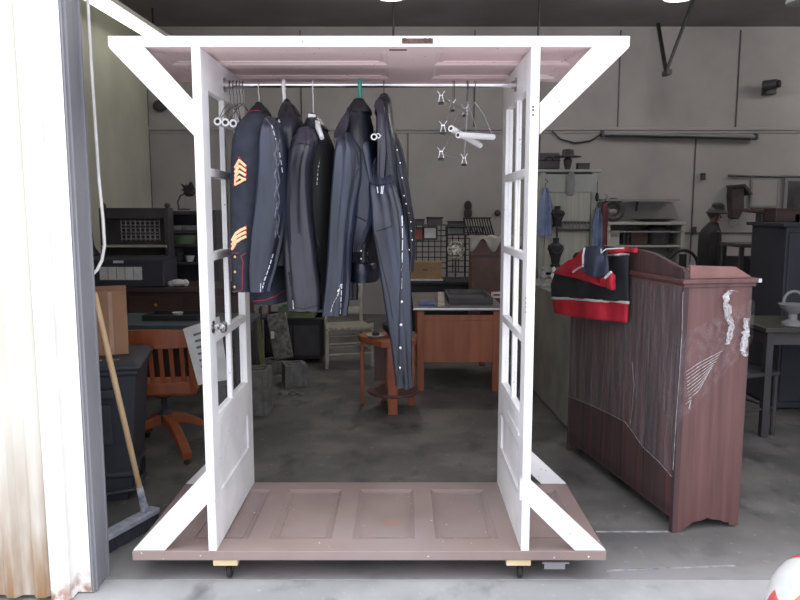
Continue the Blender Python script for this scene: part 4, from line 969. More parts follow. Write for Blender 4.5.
# finial bottle at the far left
q = P(93, 262, 6.7); t = thing('oil_lantern', 'dark pointed lantern at the left end of the sideboard by the rope', 'lantern', (q.x+.0, 6.7, SBH+.001))
hh2 = P(93, 224, 6.7).z-SBH
MB().lathe([(0, 0), (.07, 0), (.07, .03), (.05, .06), (.05, .24), (.07, .27), (.03, .33), (.02, .36), (0, .36)], n=14).build('body', M_dark, t, smooth=True)
MB().lathe([(0, .361), (.02, .361), (.008, hh2-.06), (.012, hh2-.04), (0, hh2)], n=10).build('spire', M_dark, t, smooth=True)
# rack of clutter next to it
t = thing('shelf_unit', 'dark open shelf unit with small wares beside the left glazed door', 'shelf', (P(190, 240, 7.3).x, 7.3, 0)); zt = P(185, 210, 7.15).z
for s in (-1, 1): MB().box((s*.30, 0, zt/2), (.03, .36, zt)).build('upright', M_dark, t)
lv = [P(185, y, 7.15).z for y in (288, 262, 244, 231, 212)]
for z in lv+[.3, .6]: MB().box((0, 0, z-.012), (.60, .36, .022)).build('shelf_board', M_dark, t)
MB().box((0, .17, zt/2), (.60, .01, zt-.02)).build('back_board', M_dark, t)
sxx = P(190, 240, 7.15).x
def small(name, label, cat, fn, m, loc, grp=None):
    mb = MB(); fn(mb); o = mb.build(name, m, smooth=True); o.location = loc; return tag(o, label, cat, grp)
for i, (px, zi, lb) in enumerate(((178, 3, 'left stack of pale plates on the shelf beside the left glazed door'), (189, 3, 'right stack of pale plates on the shelf beside the left glazed door'))):
    t = thing('plate_stack', lb, 'plates', (P(px, 226, 7.2).x, 7.2, lv[3]+.001))
    for k in range(4): MB().lathe([(0, k*.012), (.05, k*.012), (.085, k*.012+.012), (.084, k*.012+.015), (.05, k*.012+.004), (0, k*.012+.004)], n=20).build('plate', M_creamw, t, smooth=True)
small('woven_basket', 'dull green basket on the middle shelf beside the left glazed door', 'basket', lambda m: m.lathe([(0, 0), (.10, 0), (.13, .09), (.12, .09), (.095, .01), (0, .01)], n=18), M_green, (P(186, 240, 7.2).x, 7.2, lv[2]+.001))
small('glass_jar', 'dark jar below the green basket on the shelf unit', 'jar', lambda m: m.lathe([(0, 0), (.06, 0), (.065, .1), (.04, .13), (.045, .15), (0, .15)], n=16), M_black, (P(178, 262, 7.2).x, 7.2, lv[1]+.001))
small('china_cup', 'pale cup beside the dark jar on the shelf unit', 'cup', lambda m: m.lathe([(0, 0), (.03, 0), (.05, .06), (.046, .06), (.026, .006), (0, .006)], n=16), M_paper, (P(190, 262, 7.2).x, 7.2, lv[1]+.001))
t = thing('iron_figurine', 'dark eagle figurine on a curved stem on top of the shelf unit', 'figurine', (P(184, 210, 7.2).x, 7.2, zt))
mb = MB(); mb.lathe([(0, 0), (.06, 0), (.06, .012), (0, .02)]); mb.build('base', M_dark, t)
mb = MB(); mb.tube([(-.05, 0, .01), (-.06, 0, .08), (-.03, 0, .14), (.03, 0, .17)], .008); mb.build('stem', M_dark, t, smooth=True)
mb = MB(); mb.ball((.06, 0, .17), .05, 12, (1.2, .7, .8)); mb.ball((.02, 0, .20), .025, 10); mb.tube([(.0, 0, .20), (-.02, 0, .19)], [.01, .002]); mb.build('bird_body', M_black, t, smooth=True)
for s in (-1, 1): MB().prism([(.04, .17), (.0+.02*s, .26), (.05, .23), (.08, .28), (.11, .2)], s*.02, s*.03, lambda u, v, d: Vector((u, d, v))).build('wing', M_black, t)
small('crumpled_paper', 'crumpled white paper lying on the sideboard right of the storage chest', 'paper', lambda m: (m.ball((0, 0, .035), .05, 10, (1.5, 1, .65)), m.ball((.06, .02, .03), .035, 8), m.ball((-.06, -.01, .025), .03, 8)), M_paper, (P(178, 284, 6.42).x, 6.42, SBH+.001))
# dark objects on left wall
small('wall_hook', 'small dark fitting high on the wall seen under the left rack brace', 'fitting', lambda m: m.ball((0, 0, 0), .11, 12, (1, .4, .8)), M_dark, P(160, 106, YB-.05))

# ---------------------------------------------------------------- centre: floor clutter, chair, side table, desk
def block(x, yb_, w_, h_, lab, rz=0, Y=None):
    q = FLR(x, yb_); t = thing('concrete_block', lab, 'block', (q.x, q.y+.1, 0), rz, 'concrete blocks on the floor')
    mb = MB(); L_ = .39; T_ = .035
    for (c0, c1) in ((-w_/2, -w_/2+T_), (w_/2-T_, w_/2)): mb.box(((c0+c1)/2, 0, h_/2+.0005), (c1-c0, L_*.6, h_))
    for y_ in (-L_*.3+.018, 0, L_*.3-.018): mb.box((0, y_, h_/2+.0005), (w_-2*T_, T_, h_))
    mb.build('block_body', M_conc, t, bevel=.004); return t
block(293, 387, .20, .20, 'grey concrete block standing clear on the floor, centre left', .3)
block(270, 374, .20, .12, 'low broken concrete block between the other two blocks', .9)
block(256, 416, .19, .36, 'tall pale concrete block at the rear edge of the left glazed door', 0)
q = FLR(293, 391)
t = thing('rubble_pile', 'small pile of pale rubble in front of the grey concrete block', 'rubble', (q.x, q.y-.1, 0)); t['kind'] = 'thing'
random.seed(9)
for k in range(9):
    MB().ball((random.uniform(-.12, .12), random.uniform(-.06, .06), .0125), random.uniform(.014, .022), 6, (1, 1, .6)).build('stone', M_conc, t)
q = FLR(256, 378); t = thing('wooden_post', 'dull yellow-green post leaning behind the left door beside dark clutter', 'post')
mb = MB(); mb.bar(FLR(262, 376)+Vector((0, .1, 0)), P(257, 318, 6.9), .05, .03, up=(0, 1, 0)); mb.build('post', mat('yellow_green_paint', (140, 142, 96), (110, 112, 76), rough=.7), t)
q = FLR(281, 372); t = thing('stone_slab', 'mottled grey slab leaning upright behind the concrete blocks', 'slab')
mb = MB(); a = P(283, 353, 7.0); mb.box(P(280, 336, 7.05), (.19, .06, .46), rot=(-.08, -.16, 0)); mb.build('slab', mat('mottled_stone', (140, 140, 132), (92, 90, 86), rough=.9, scale=26), t, bevel=.012)
MB().box(P(272.5, 335, 6.98), (.03, .02, .07)).build('white_tag', M_paper, t)
t = thing('low_cabinet', 'dark low cabinet under the hanging jackets, behind the concrete blocks', 'cabinet', (P(300, 350, 7.6).x-.05, 7.65, 0)); zt = P(300, 318, 7.4).z
MB().box((0, 0, zt/2+.02), (.60, .42, zt-.04)).build('carcass', M_black, t, bevel=.005); MB().box((0, 0, zt-.01), (.66, .46, .02)).build('top', M_dark, t)
for s in (-1, 1): dd = MB().box((s*.145, -.216, zt/2), (.27, .012, zt-.16)).build('door', M_dark, t, bevel=.004); MB().ball((s*.03, -.23, zt/2), .012, 8).build('knob', M_dsteel, dd)
t = thing('green_crate', 'dull green crate on top of the dark low cabinet', 'crate', (P(298, 312, 7.5).x, 7.5, zt+.001))
mb = MB()
for z in (.03, .09): mb.box((0, -.13, z), (.36, .012, .045)); mb.box((0, .13, z), (.36, .012, .045)); mb.box((-.18, 0, z), (.012, .26, .045)); mb.box((.18, 0, z), (.012, .26, .045))
mb.box((0, 0, .006), (.36, .26, .01)); mb.build('crate_slats', M_green, t)
for s in (-1, 1): MB().box((s*.17, -.12, .065), (.03, .03, .115)).build('corner_post', M_green, t)
# firewood / bundle of dark sticks left of cabinet
random.seed(12)
for k in range(6):
    a = FLR(252+k*3, 372-k*2); b = P(247+k*4+random.uniform(-3, 3), 300+random.uniform(0, 14), 7.0+.1*k)
    tag(MB().tube([a, a.lerp(b, .5)+Vector((random.uniform(-.03, .03), 0, 0)), b], [.022, .018, .012], 7).build('garden_tool_handle', M_darkwood if k % 2 else M_dark, smooth=True), 'dark stick among the tools leaning behind the left glazed door', 'stick', 'dark sticks leaning behind the left door')
# ladder-back chair
q = FLR(346, 366); t = thing('ladder_back_chair', 'bleached ladder-back chair with woven seat behind the hanging jackets', 'chair', (q.x, q.y+.12, 0), math.radians(14))
sh = .40; hb = P(357, 284, 7.4).z
for s in (-1, 1):
    MB().tube([(s*.235, -.19, 0), (s*.23, -.19, sh+.05)], .02, 10).build('leg', M_bone, t, smooth=True)
    MB().tube([(s*.19, .19, 0), (s*.19, .19, sh), (s*.20, .24, hb)], .019, 10).build('back_post', M_bone, t, smooth=True)
for k in range(3):
    z = sh+.14+k*.145; MB().box((0, .205+.012*k, z), (.38, .012, .07)).build('slat', M_bone, t, bevel=.004)
mb = MB()
for z in (.14, .25): mb.tube([(-.23, -.19, z), (.23, -.19, z)], .01); mb.tube([(-.19, .19, z), (.19, .19, z)], .01)
for s in (-1, 1):
    for z in (.17, .28): mb.tube([(s*.232, -.19, z), (s*.19, .19, z)], .01)
mb.build('stretcher', M_bone, t)
mb = MB(); mb.hexa([(-.25, -.21, sh-.02), (.25, -.21, sh-.02), (.21, .2, sh-.02), (-.21, .2, sh-.02), (-.25, -.21, sh+.02), (.25, -.21, sh+.02), (.21, .2, sh+.02), (-.21, .2, sh+.02)]); mb.build('seat', mat('rush_seat', (176, 170, 156), (136, 130, 118), rough=.9, scale=30, stretch=(1, 4, 1)), t, bevel=.012)
# small orange table with lower oval shelf
t = thing('side_table', 'small orange wooden side table with a round lower shelf below the trousers', 'side table', (-.10, 5.70, 0)); th_ = .585
poly = [(-.27, .12), (-.235, .0), (-.07, -.21), (.09, -.235), (.20, -.10), (.22, .12), (.08, .26), (-.20, .24)]
MB().prism(poly, th_-.05, th_, lambda u, v, d: Vector((u, v, d))).build('table_top', M_oakr, t, bevel=.005)
for (x, y, w_) in ((.02, -.19, .075), (-.235, .12, .03), (.17, .08, .05), (-.06, .21, .05)): MB().box((x, y, (th_-.05)/2), (w_, .03, th_-.05)).build('leg', M_oakr, t, bevel=.003)
MB().lathe([(0, .135), (.205, .135), (.21, .145), (.205, .155), (0, .155)], (.02, -.02, 0), 32).build('lower_shelf', M_dress, t, smooth=True)
MB().box((-.09, .10, .36), (.09, .014, .32)).build('back_splat', M_dress, t)
q = P(378, 341, 5.6)
t = thing('ceramic_dish', 'small pale dish with dark items on the orange side table', 'dish', (q.x-.02, 5.66, th_+.001)); MB().lathe([(0, 0), (.04, 0), (.08, .025), (.077, .027), (.04, .005), (0, .005)]).build('dish', M_creamw, t, smooth=True); MB().ball((0, 0, .03), .024, 8, (1.4, 1, .8)).build('dark_contents', M_black, t, smooth=True)
small('black_pot', 'dark bowl at the back of the orange side table', 'bowl', lambda m: m.lathe([(0, 0), (.05, 0), (.10, .05), (.11, .09), (.105, .09), (.05, .008), (0, .008)], n=20), M_black, (q.x+.13, 5.80, th_+.001))
# oak desk end
f = FLR(420, 392); g = P(496, 392, f.y); dh = .75
t = thing('oak_desk', 'oak desk with a pale dusty top, end panel facing the rack', 'desk', ((f.x+g.x)/2, f.y, 0)); W_ = g.x-f.x+.06; D_ = 1.15
for s in (-1, 1):
    for y_ in (.04, D_-.04): MB().box((s*(W_/2-.035), y_, (dh-.03)/2), (.06, .06, dh-.03)).build('leg', M_oak, t, bevel=.004)
MB().box((0, .03, .475), (W_-.12, .02, .42)).build('end_panel', M_oak, t, bevel=.003)
MB().box((0, .022, .66), (W_-.12, .012, .05)).build('end_rail', M_oak, t, bevel=.003)
for s in (-1, 1): MB().box((s*(W_/2-.045), D_/2, .475), (.02, D_-.14, .42)).build('side_panel', M_oak, t)
MB().box((0, D_/2, dh-.01), (W_+.06, D_+.06, .025)).build('desk_top', mat('dusty_desk_top', (136, 128, 122), (112, 104, 100), rough=.35, scale=5), t, bevel=.004)
MB().box((0, -.032, dh-.005), (W_+.062, .004, .012)).build('top_edging', M_steel, t)
zt = dh+.0035
def onD(px, py, Y): return P(px, py, Y)
t = thing('wooden_divider', 'pale wooden strip lying across the oak desk top', 'strip'); MB().bar(Vector((P(441, 300, 6.3).x, 6.25, zt+.012)), Vector((P(441, 300, 7.2).x, 7.2, zt+.012)), .06, .022).build('strip', M_bone, t)
tag(MB().box((P(427, 303, 6.35).x, 6.42, zt+.008), (.14, .2, .014)).build('blue_folder', mat('blue_print', (84, 110, 176)), bevel=.003), 'small blue folder on the left front of the oak desk', 'folder')
t = thing('glass_display_case', 'shallow glass-topped display tray on the oak desk', 'display tray', (P(468, 300, 6.7).x, 6.75, zt+.0005)); mb = MB()
for s in (-1, 1): mb.box((s*.19, 0, .03), (.014, .7, .06)); mb.box((0, s*.35, .03), (.394, .014, .06))
mb.box((0, 0, .004), (.38, .7, .008)); mb.build('tray_frame', M_dark, t); MB().box((0, 0, .0595), (.37, .69, .004)).build('glass_top', M_glass, t)
# framed pictures leaning right of desk (pink edged)
for i, (y0, y1, lb) in enumerate(((292, 306, 'small pink-edged frame standing at the right rear of the oak desk'), )):
    a, b = P(496, y0, 6.9), P(503, y1, 6.9); t = thing('picture_frame', lb, 'frame', ((a.x+b.x)/2, 6.9, zt)); mb = MB(); w_, h_ = .14, a.z-zt
    for s in (-1, 1): mb.box((s*w_/2, 0, h_/2), (.02, .02, h_))
    mb.box((0, 0, .01), (w_, .02, .02)); mb.box((0, 0, h_-.01), (w_, .02, .02)); mb.build('frame', M_pink, t); MB().box((0, .005, h_/2), (w_-.02, .004, h_-.02)).build('picture', M_dark, t)
# long dark table behind with wares
TBY = 8.6; th2 = P(450, 282, 8.3).z
tt = table('display_table', 'long black-covered display table behind the oak desk', 'table', P(398, 280, 8.3).x, P(505, 280, 8.3).x+.12, 8.3, 8.95, th2, M_black, M_black, apron=.55)
t = thing('wooden_case', 'flat orange-brown wooden case standing on the black display table', 'case', (P(425, 270, 8.5).x, 8.5, th2+.001)); hz = P(425, 262, 8.4).z-th2
w_ = P(441, 266, 8.4).x-P(408, 266, 8.4).x; MB().box((0, 0, hz/2), (w_, .22, hz)).build('case_body', mat('tan_wood', (176, 140, 104), (156, 122, 90), rough=.6), t, bevel=.004); MB().box((0, -.113, .015), (w_+.03, .008, .02)).build('metal_edge', M_steel, t); MB().box((0, -.114, hz*.6), (.05, .006, .02)).build('latch', M_dsteel, t)
def gridwall(x0, x1, y0, y1, Y, lb, nx, nz):
    t = thing('grid_panel', lb, 'grid panel', (0, 0, 0), 0, 'black wire grid panels at the back'); a, b = P(x0, y0, Y), P(x1, y1, Y); mb = MB()
    for i in range(nx+1): x = a.x+(b.x-a.x)*i/nx; mb.tube([(x, Y, 0 if i in (0, nx) else b.z), (x, Y, a.z)], .012 if i in (0, nx) else .007, 5)
    for i in range(nz+1): z = b.z+(a.z-b.z)*i/nz; mb.tube([(a.x, Y, z), (b.x, Y, z)], .007, 5)
    mb.build('wire_grid', M_black, t); return t
gridwall(404, 447, 225, 268, 9.5, 'left black wire grid panel hung with small frames', 7, 8)
gridwall(447, 482, 227, 272, 9.7, 'right black wire grid panel behind the round ornate tray', 6, 8)
random.seed(4)
for i, (px, py, w_, h_, m, lb, cn) in enumerate(((418, 234, .16, .18, M_redd, 'small dull red framed print on the left grid panel', 0), (430, 233, .20, .18, M_paper, 'pale framed print on the left grid panel', 0), (455, 231, .26, .12, M_grey, 'wide grey framed print on the right grid panel', 0))):
    q = P(px, py, 9.67 if px > 447 else 9.47); t = thing('framed_print', lb, 'picture', q); MB().box((0, 0, 0), (w_, .03, h_)).build('frame', M_dark, t, bevel=.004); MB().box((0, -.017, 0), (w_-.05, .004, h_-.05)).build('print', m, t)
for i, (x0, x1, y, lb) in enumerate(((405, 424, 219, 'flat dark box on top of the left grid panel'), (427, 442, 217, 'taller dark box on top of the left grid panel'), (448, 466, 221, 'long low dark box on top of the right grid panel'))):
    Yg = 9.5 if i < 2 else 9.7; zb = P(x0, 225 if i < 2 else 227, Yg).z+.013; a, b = P(x0, y, Yg), P(x1, y, Yg); hbx = a.z-zb
    t = thing('storage_box', lb, 'box', ((a.x+b.x)/2, Yg, zb)); MB().box((0, 0, hbx*.4), (b.x-a.x, .24, hbx*.8)).build('box_body', M_dark, t, bevel=.006); MB().box((0, 0, hbx*.9), (b.x-a.x+.02, .26, hbx*.2)).build('lid', M_black, t, bevel=.004)
# angled wire rack
t = thing('record_rack', 'black wire rack of angled bars on the back display, above the brown box', 'rack'); a, b = P(466, 218, 9.2), P(491, 235, 9.2); mb = MB()
for i in range(11):
    x = a.x+(b.x-a.x)*i/10; mb.bar((x-.03, 9.2, a.z), (x+.04, 9.26, b.z), .02, .006, up=(0, 1, 0))
mb.tube([(a.x-.03, 9.2, a.z), (b.x-.0, 9.2, a.z)], .01); mb.tube([(a.x, 9.26, b.z), (b.x+.05, 9.26, b.z)], .01); mb.build('bars', M_black, t)
mb = MB()
for s in (a.x, b.x): mb.tube([(s, 9.26, b.z), (s, 9.26, 0)], .012)
mb.build('stand', M_black, t)
mb = MB()
for i in range(10):
    x = a.x+(b.x-a.x)*(i+.5)/10; mb.bar((x-.025, 9.2, a.z-.01), (x+.0, 9.22, a.z-.10), .014, .004, up=(0, 1, 0))
mb.build('pale_edge', M_bone, t)
# round ornate tray
q = P(455, 248, 8.9); t = thing('ornate_tray', 'round silver openwork tray standing upright on the back display', 'tray', (q.x, 8.75, q.z-.015)); Mx = Matrix.Rotation(math.pi/2, 3, 'X'); M_sil = mat('tarnished_silver', (236, 232, 214), (120, 118, 106), rough=.3, metal=.4, scale=30, lo=.42, hi=.58)
MB().tube([Vector((.10*math.cos(k*.2618), 0, .10*math.sin(k*.2618))) for k in range(24)], .008, 8, closed=True).build('rim', M_sil, t, smooth=True)
mb = MB(); mb.lathe([(0, 0), (.055, 0), (.06, .006), (0, .008)], n=24, M=Mx)
for k in range(12): a_ = k*math.pi/6; mb.tube([(.055*math.cos(a_), 0, .055*math.sin(a_)), (.1*math.cos(a_+.2), 0, .1*math.sin(a_+.2))], .004, 5)
mb.build('openwork', M_sil, t)
mb = MB(); mb.box((0, .03, -(q.z-.015-th2)/2-.05), (.02, .02, (q.z-.015-th2)-.10)); mb.box((0, .03, -(q.z-.015-th2)+.006), (.14, .12, .01)); mb.build('easel', M_dark, t)
small('wall_brush', 'dark long brush hanging on the back wall above the angled wire rack', 'brush', lambda m: (m.ball((0, 0, .05), .07, 12, (.8, .4, 1.1)), m.ball((0, 0, -.07), .075, 12, (.8, .4, 1.3)), m.tube([(0, 0, -.15), (0, 0, -.22)], .012)), M_black, P(468, 209, YB-.05))
small('wall_plaque', 'small dark fitting on the back wall just left of the right glazed door', 'fitting', lambda m: m.ball((0, 0, 0), .05, 8, (1, .4, 1)), M_dark, P(497.5, 213, YB-.04))
# brown box with cloth
a, b = P(472, 240, 7.9), P(503, 285, 7.9)
t = thing('brown_trunk', 'tall red-brown trunk topped with crumpled white cloth behind the right glazed door', 'trunk', ((a.x+b.x)/2+.1, 8.1, 0)); w_ = b.x-a.x+.2
MB().box((0, 0, a.z/2), (w_, .36, a.z-.004)).build('trunk_body', mat('brown_leather_board', (120, 96, 90), (98, 76, 72), rough=.8, scale=5), t, bevel=.01)
MB().box((0, -.184, a.z*.86), (w_+.01, .01, .03)).build('strap', M_darkwood, t)
t = thing('white_cloth', 'crumpled white cloth lying on the tall brown trunk', 'cloth', ((a.x+b.x)/2+.08, 8.05, a.z)); mb = MB(); V = []
random.seed(2)
for i in range(21):
    row = []
    for j in range(15):
        x = -w_/2+w_*1.02*i/20; y = -.24+.34*j/14; z = .03+.04*noise.noise(Vector((x*9, y*9, 2)))
        if y < -.165: z -= (-.165-y)*1.1*(1+.9*math.sin(x*26+2)); y = -.165-.02*math.sin(x*30)
        row.append(mb.bm.verts.new((x, y, z)))
    V.append(row)
for i in range(20):
    for j in range(14): mb.face([V[i][j], V[i+1][j], V[i+1][j+1], V[i][j+1]])
mb.build('folds', mat('off_white_cloth', (206, 200, 190), (176, 170, 160), rough=.95), t, smooth=True, solid=.006)
# ---------------------------------------------------------------- right background
# white hutch
HY = 8.0; a, b = P(541, 172, HY), P(598, 172, HY)
t = thing('white_hutch', 'pale cream painted hutch hung with clothes, right behind the rack', 'hutch', ((a.x+b.x)/2, HY+.25, 0)); w_, h_ = b.x-a.x, a.z
for s in (-1, 1): MB().box((s*(w_/2-.03), 0, h_/2), (.06, .46, h_)).build('side_panel', M_creamw, t, bevel=.004)
MB().box((0, .22, h_/2), (w_-.04, .02, h_-.02)).build('back_panel', M_creamw, t)
MB().box((0, -.0, h_+.012), (w_+.08, .54, .03)).build('cornice', M_creamw, t, bevel=.008)
for z in (.45, .86): MB().box((0, 0, z), (w_-.12, .44, .03)).build('shelf_board', M_creamw, t)
MB().box((0, -.232, h_-.12), (w_-.10, .02, .2)).build('top_panel', M_creamw, t, bevel=.006)
for s in (-1, 1): MB().box((s*w_*.22, -.222, .43), (w_*.42, .02, .8)).build('door', M_creamw, t, bevel=.006)
MB().box((0, -.215, 1.36), (w_-.13, .012, .92)).build('curtain_panel', mat('cream_curtain', (204, 203, 190), (186, 186, 174), rough=.9, scale=6, stretch=(6, 1, .3)), t)
ht = h_+.027
t = thing('suitcase', 'dark grey suitcase lying on top of the cream hutch', 'suitcase', (P(551, 160, HY).x, HY+.29, ht+.001)); a2, b2 = P(538, 152, HY), P(561, 152, HY)
MB().box((0, 0, (a2.z-ht)/2), (b2.x-a2.x, .36, a2.z-ht)).build('case_body', mat('charcoal_vinyl', (92, 88, 92), (80, 76, 80)), t, bevel=.02); MB().box((0, -.182, (a2.z-ht)*.55), (b2.x-a2.x+.004, .006, .012)).build('seam', M_black, t); MB().tube(arc((0, -.19, (a2.z-ht)*.5), .05, 0, 180, 8), .008).build('handle', M_black, t)
t = thing('straw_hat', 'dark wide-brimmed hat beside the suitcase on the cream hutch', 'hat', (P(567, 165, HY).x+.0, HY-.03, ht+.001))
MB().lathe([(0, 0), (.03, 0), (.05, .10), (.02, .125), (0, .125)]).build('stand', M_dark, t); MB().lathe([(.0, .127), (.14, .127), (.145, .135), (.07, .15), (.06, .21), (0, .22)]).build('hat_body', M_dark, t, smooth=True)
t = thing('wooden_box', 'small dark box on the right end of the cream hutch top', 'box', (P(585, 168, HY).x, HY+.1, ht+.001)); MB().box((0, 0, .03), (.13, .10, .06)).build('box_body', M_dark, t, bevel=.004); MB().box((0, 0, .066), (.135, .105, .012)).build('lid', M_dark, t)
def bust(px, py0, py1, lab, z0, Y=HY-.12):
    a = P(px, py0, Y); b = P(px, py1, Y); h = a.z-b.z; t = thing('necklace_bust', lab, 'display bust', (a.x, Y, b.z), 0, 'black necklace busts by the hutch')
    MB().lathe([(0, 0), (.05, 0), (.055, .015), (.04, .02), (.05, h*.3), (.085, h*.62), (.075, h*.74), (.03, h*.84), (.032, h), (0, h)], n=20).build('bust_form', M_black, t, smooth=True)
    MB().tube([(.06*math.sin(k/6*math.pi-math.pi/2), -.06-.02*math.cos(k/6*math.pi-math.pi/2), h*.72-.07*math.cos(k/6*math.pi-math.pi/2)) for k in range(7)], .004, 6).build('necklace', M_dsteel, t)
    t2 = thing('display_stand', 'thin dark stand under the %s black necklace bust' % ('upper' if z0 else 'lower'), 'stand', (a.x, Y, 0)); MB().tube([(0, 0, .0), (0, 0, b.z-.012)], .012).build('pole', M_dark, t2); MB().lathe([(0, 0), (.1, 0), (.1, .012), (0, .016)]).build('foot', M_dark, t2); MB().lathe([(0, b.z-.012), (.05, b.z-.012), (.05, b.z-.001), (0, b.z-.001)]).build('plate', M_dark, t2)
bust(557.5, 206, 226, 'upper black necklace bust in front of the cream hutch', 1)
bust(556, 238, 266, 'lower black necklace bust left of the red jacket', 0, 7.4)
t = thing('bracelet_rack', 'dark rack of small bracelets hanging on the cream hutch', 'rack', P(573, 226, HY-.02)); 
for z in (.035, -.045): MB().box((0, 0, z), (.36, .03, .03)).build('bar', M_darkwood, t)
for k in range(9): MB().tube([(-.15+k*.037, -.02, .03), (-.155+k*.037, -.025, -.02)], .008, 6).build('bracelet', M_grey, t)
def hangcloth(name, label, cat, px0, px1, y0, y1, Y, m, seed):
    a, b = P(px0, y0, Y), P(px1, y1, Y); t = thing(name, label, cat, ((a.x+b.x)/2, Y, 0)); w_ = b.x-a.x
    mb = MB(); R = []
    for i in range(13):
        f = i/12; z = a.z+(b.z-a.z)*f; ww = w_*(.35+.65*min(1, f*2.5)); R.append([Vector((math.cos(k*math.pi/12)*ww/2*(1+.15*noise.noise(Vector((k*.6, f*2, seed)))), math.sin(k*math.pi/12)*.05*(1+.5*math.sin(k*1.6)), z)) for k in range(24)])
    mb.rings(R); mb.build('garment_body', m, t, smooth=True); mb = MB(); mb.tube([(0, 0, a.z), (0, 0, a.z+.05)]+arc((.0, 0, a.z+.07), .02, -90, 120, 6), .004, 5); mb.build('hook', M_dsteel, t)
hangcloth('hanging_shirt', 'pale blue shirt hanging at the left edge of the cream hutch', 'shirt', 538, 552, 188, 236, HY-.10, M_blued, 1)
hangcloth('hanging_shirt', 'pale blue shirt hanging at the right edge of the cream hutch', 'shirt', 593, 602, 208, 248, HY-.12, M_blued, 2)
hangcloth('hanging_scarf', 'narrow dull red scarf hanging right of the blue shirt by the hutch', 'scarf', 602, 607, 203, 245, HY-.14, M_redd, 3)
small('dark_bird_charm', 'small dark ornament hanging at the right corner of the cream hutch', 'ornament', lambda m: (m.ball((0, 0, 0), .03, 8, (.7, .6, 1.8)), m.tube([(0, 0, .05), (0, 0, .16)], .004, 5)), M_black, P(597, 197, HY-.08))
small('hanging_cloth_bundle', 'dark folded cloth hanging on the front of the cream hutch top', 'cloth', lambda m: m.lathe([(0, -.13), (.035, -.12), (.045, 0), (.03, .12), (0, .13)], n=12), M_grey, P(571, 184, HY-.06))
# clothed table between right door and dresser
a = FLR(568, 402); t = thing('draped_table', 'table under a long grey-green cloth between the right glazed door and the dresser', 'table')
x0, x1 = P(540, 300, 5.9).x, P(600, 300, 5.9).x; zt = P(545, 290, 5.9).z
mb = MB(); base_ = [Vector((1.22, 4.95, .0)), Vector((2.1, 4.95, .0)), Vector((2.1, 6.9, 0)), Vector((1.13, 6.9, 0))]
R = []
for z, s in ((.02, 1.03), (.3, 1.015), (zt-.02, 1.0), (zt, .99)):
    ring = []; c0 = sum(base_, Vector())/4
    for e in range(4):
        for k in range(10):
            p_ = base_[e].lerp(base_[(e+1) % 4], k/10); q_ = c0+(p_-c0)*(s+(.012*math.sin(k*2.1+e) if z < zt-.1 else 0)); ring.append(Vector((q_.x, q_.y, z)))
    R.append(ring)
mb.rings(R); mb.build('tablecloth', M_clothg, t, smooth=True, sharp=50)
for (x, y) in ((1.3, 5.05), (2.0, 5.05), (2.0, 6.8), (1.22, 6.8)): MB().box((x, y, .28), (.05, .05, .56)).build('leg', M_dark, t)
for i, (px, py, lb) in enumerate(((543, 285, 'left small glass figurine on the grey-green cloth'), (549, 278, 'right small glass figurine on the grey-green cloth'))):
    t = thing('glass_figurine', lb, 'figurine', (P(px, 285, 6.2).x+.04*i, 6.2, zt+.001), 0, 'glass figurines on the draped table'); MB().lathe([(0, 0), (.03, 0), (.03, .01), (.01, .02), (.012, .05), (.03, .08), (.02, .12), (.012, .13), (.018, .15), (0, .17)], n=14).build('glass_body', M_paper if i else M_grey, t, smooth=True)
# dark stool in front of it
t = thing('dark_stool', 'dark stool just right of the right glazed door', 'stool', (P(536, 370, 6.6).x-.16, 6.9, 0)); zs = P(537, 333, 6.5).z
MB().lathe([(0, zs-.04), (.17, zs-.04), (.175, zs-.02), (.17, zs), (0, zs)]).build('seat', M_black, t, smooth=True)
for k in range(4): a_ = math.radians(45+90*k); MB().tube([(.12*math.cos(a_), .12*math.sin(a_), zs-.03), (.17*math.cos(a_), .17*math.sin(a_), .0)], .018).build('leg', M_dark, t)
# wall shelf & counter
Yw = YB-.2
t = thing('wall_shelf', 'long grey shelf on the back wall with a dark oval platter', 'shelf'); a, b = P(600, 200, Yw), P(676, 200, Yw)
MB().box(((a.x+b.x)/2, Yw, a.z), (b.x-a.x, .30, .03)).build('shelf_board', M_grey, t)
for x in (a.x+.6,): MB().bar((x, YB-.02, a.z-.16), (x, YB-.06, a.z-.02), .02, .02).build('bracket', M_dsteel, t)
a, b = P(600, 217, Yw), P(676, 217, Yw); cz = a.z
t = thing('white_counter', 'off-white cupboard with open dark compartments along the back wall', 'cupboard', ((a.x+b.x)/2, Yw-.15, 0)); w_ = b.x-a.x; h2 = P(620, 222, Yw-.4).z
MB().box((0, .0, h2-.02), (w_, .5, .04)).build('counter_top', M_creamw, t, bevel=.004)
for s in (-1, 1): MB().box((s*(w_/2-.03), 0, (h2-.04)/2), (.05, .46, h2-.04)).build('upright', M_creamw, t)
MB().box((0, .22, (h2-.04)/2), (w_-.05, .02, h2-.06)).build('back_board', M_grey, t)
for z in (P(640, 246, Yw-.3).z, .35): MB().box((0, 0, z), (w_-.06, .44, .025)).build('shelf_board', M_creamw, t)
MB().box((0, -.22, h2-.14), (w_-.05, .02, .02)).build('front_rail', M_grey, t)
cx0 = (a.x+b.x)/2; zsh = P(640, 246, Yw-.3).z+.013
for i, (px, w2, h3, m, lb) in enumerate(((611, .26, .20, M_creamw, 'pale carton in the left compartment of the off-white cupboard'), (640, .24, .20, M_darkwood, 'red-brown carton in the off-white cupboard, left of the dark basket'),)):
    t = thing('carton', lb, 'box', (P(px, 240, Yw-.35).x, Yw-.2, zsh)); MB().box((0, 0, h3/2), (w2, .25, h3)).build('carton_body', m, t, bevel=.006); MB().box((0, 0, h3+.005), (w2+.01, .26, .01)).build('lid', m, t)
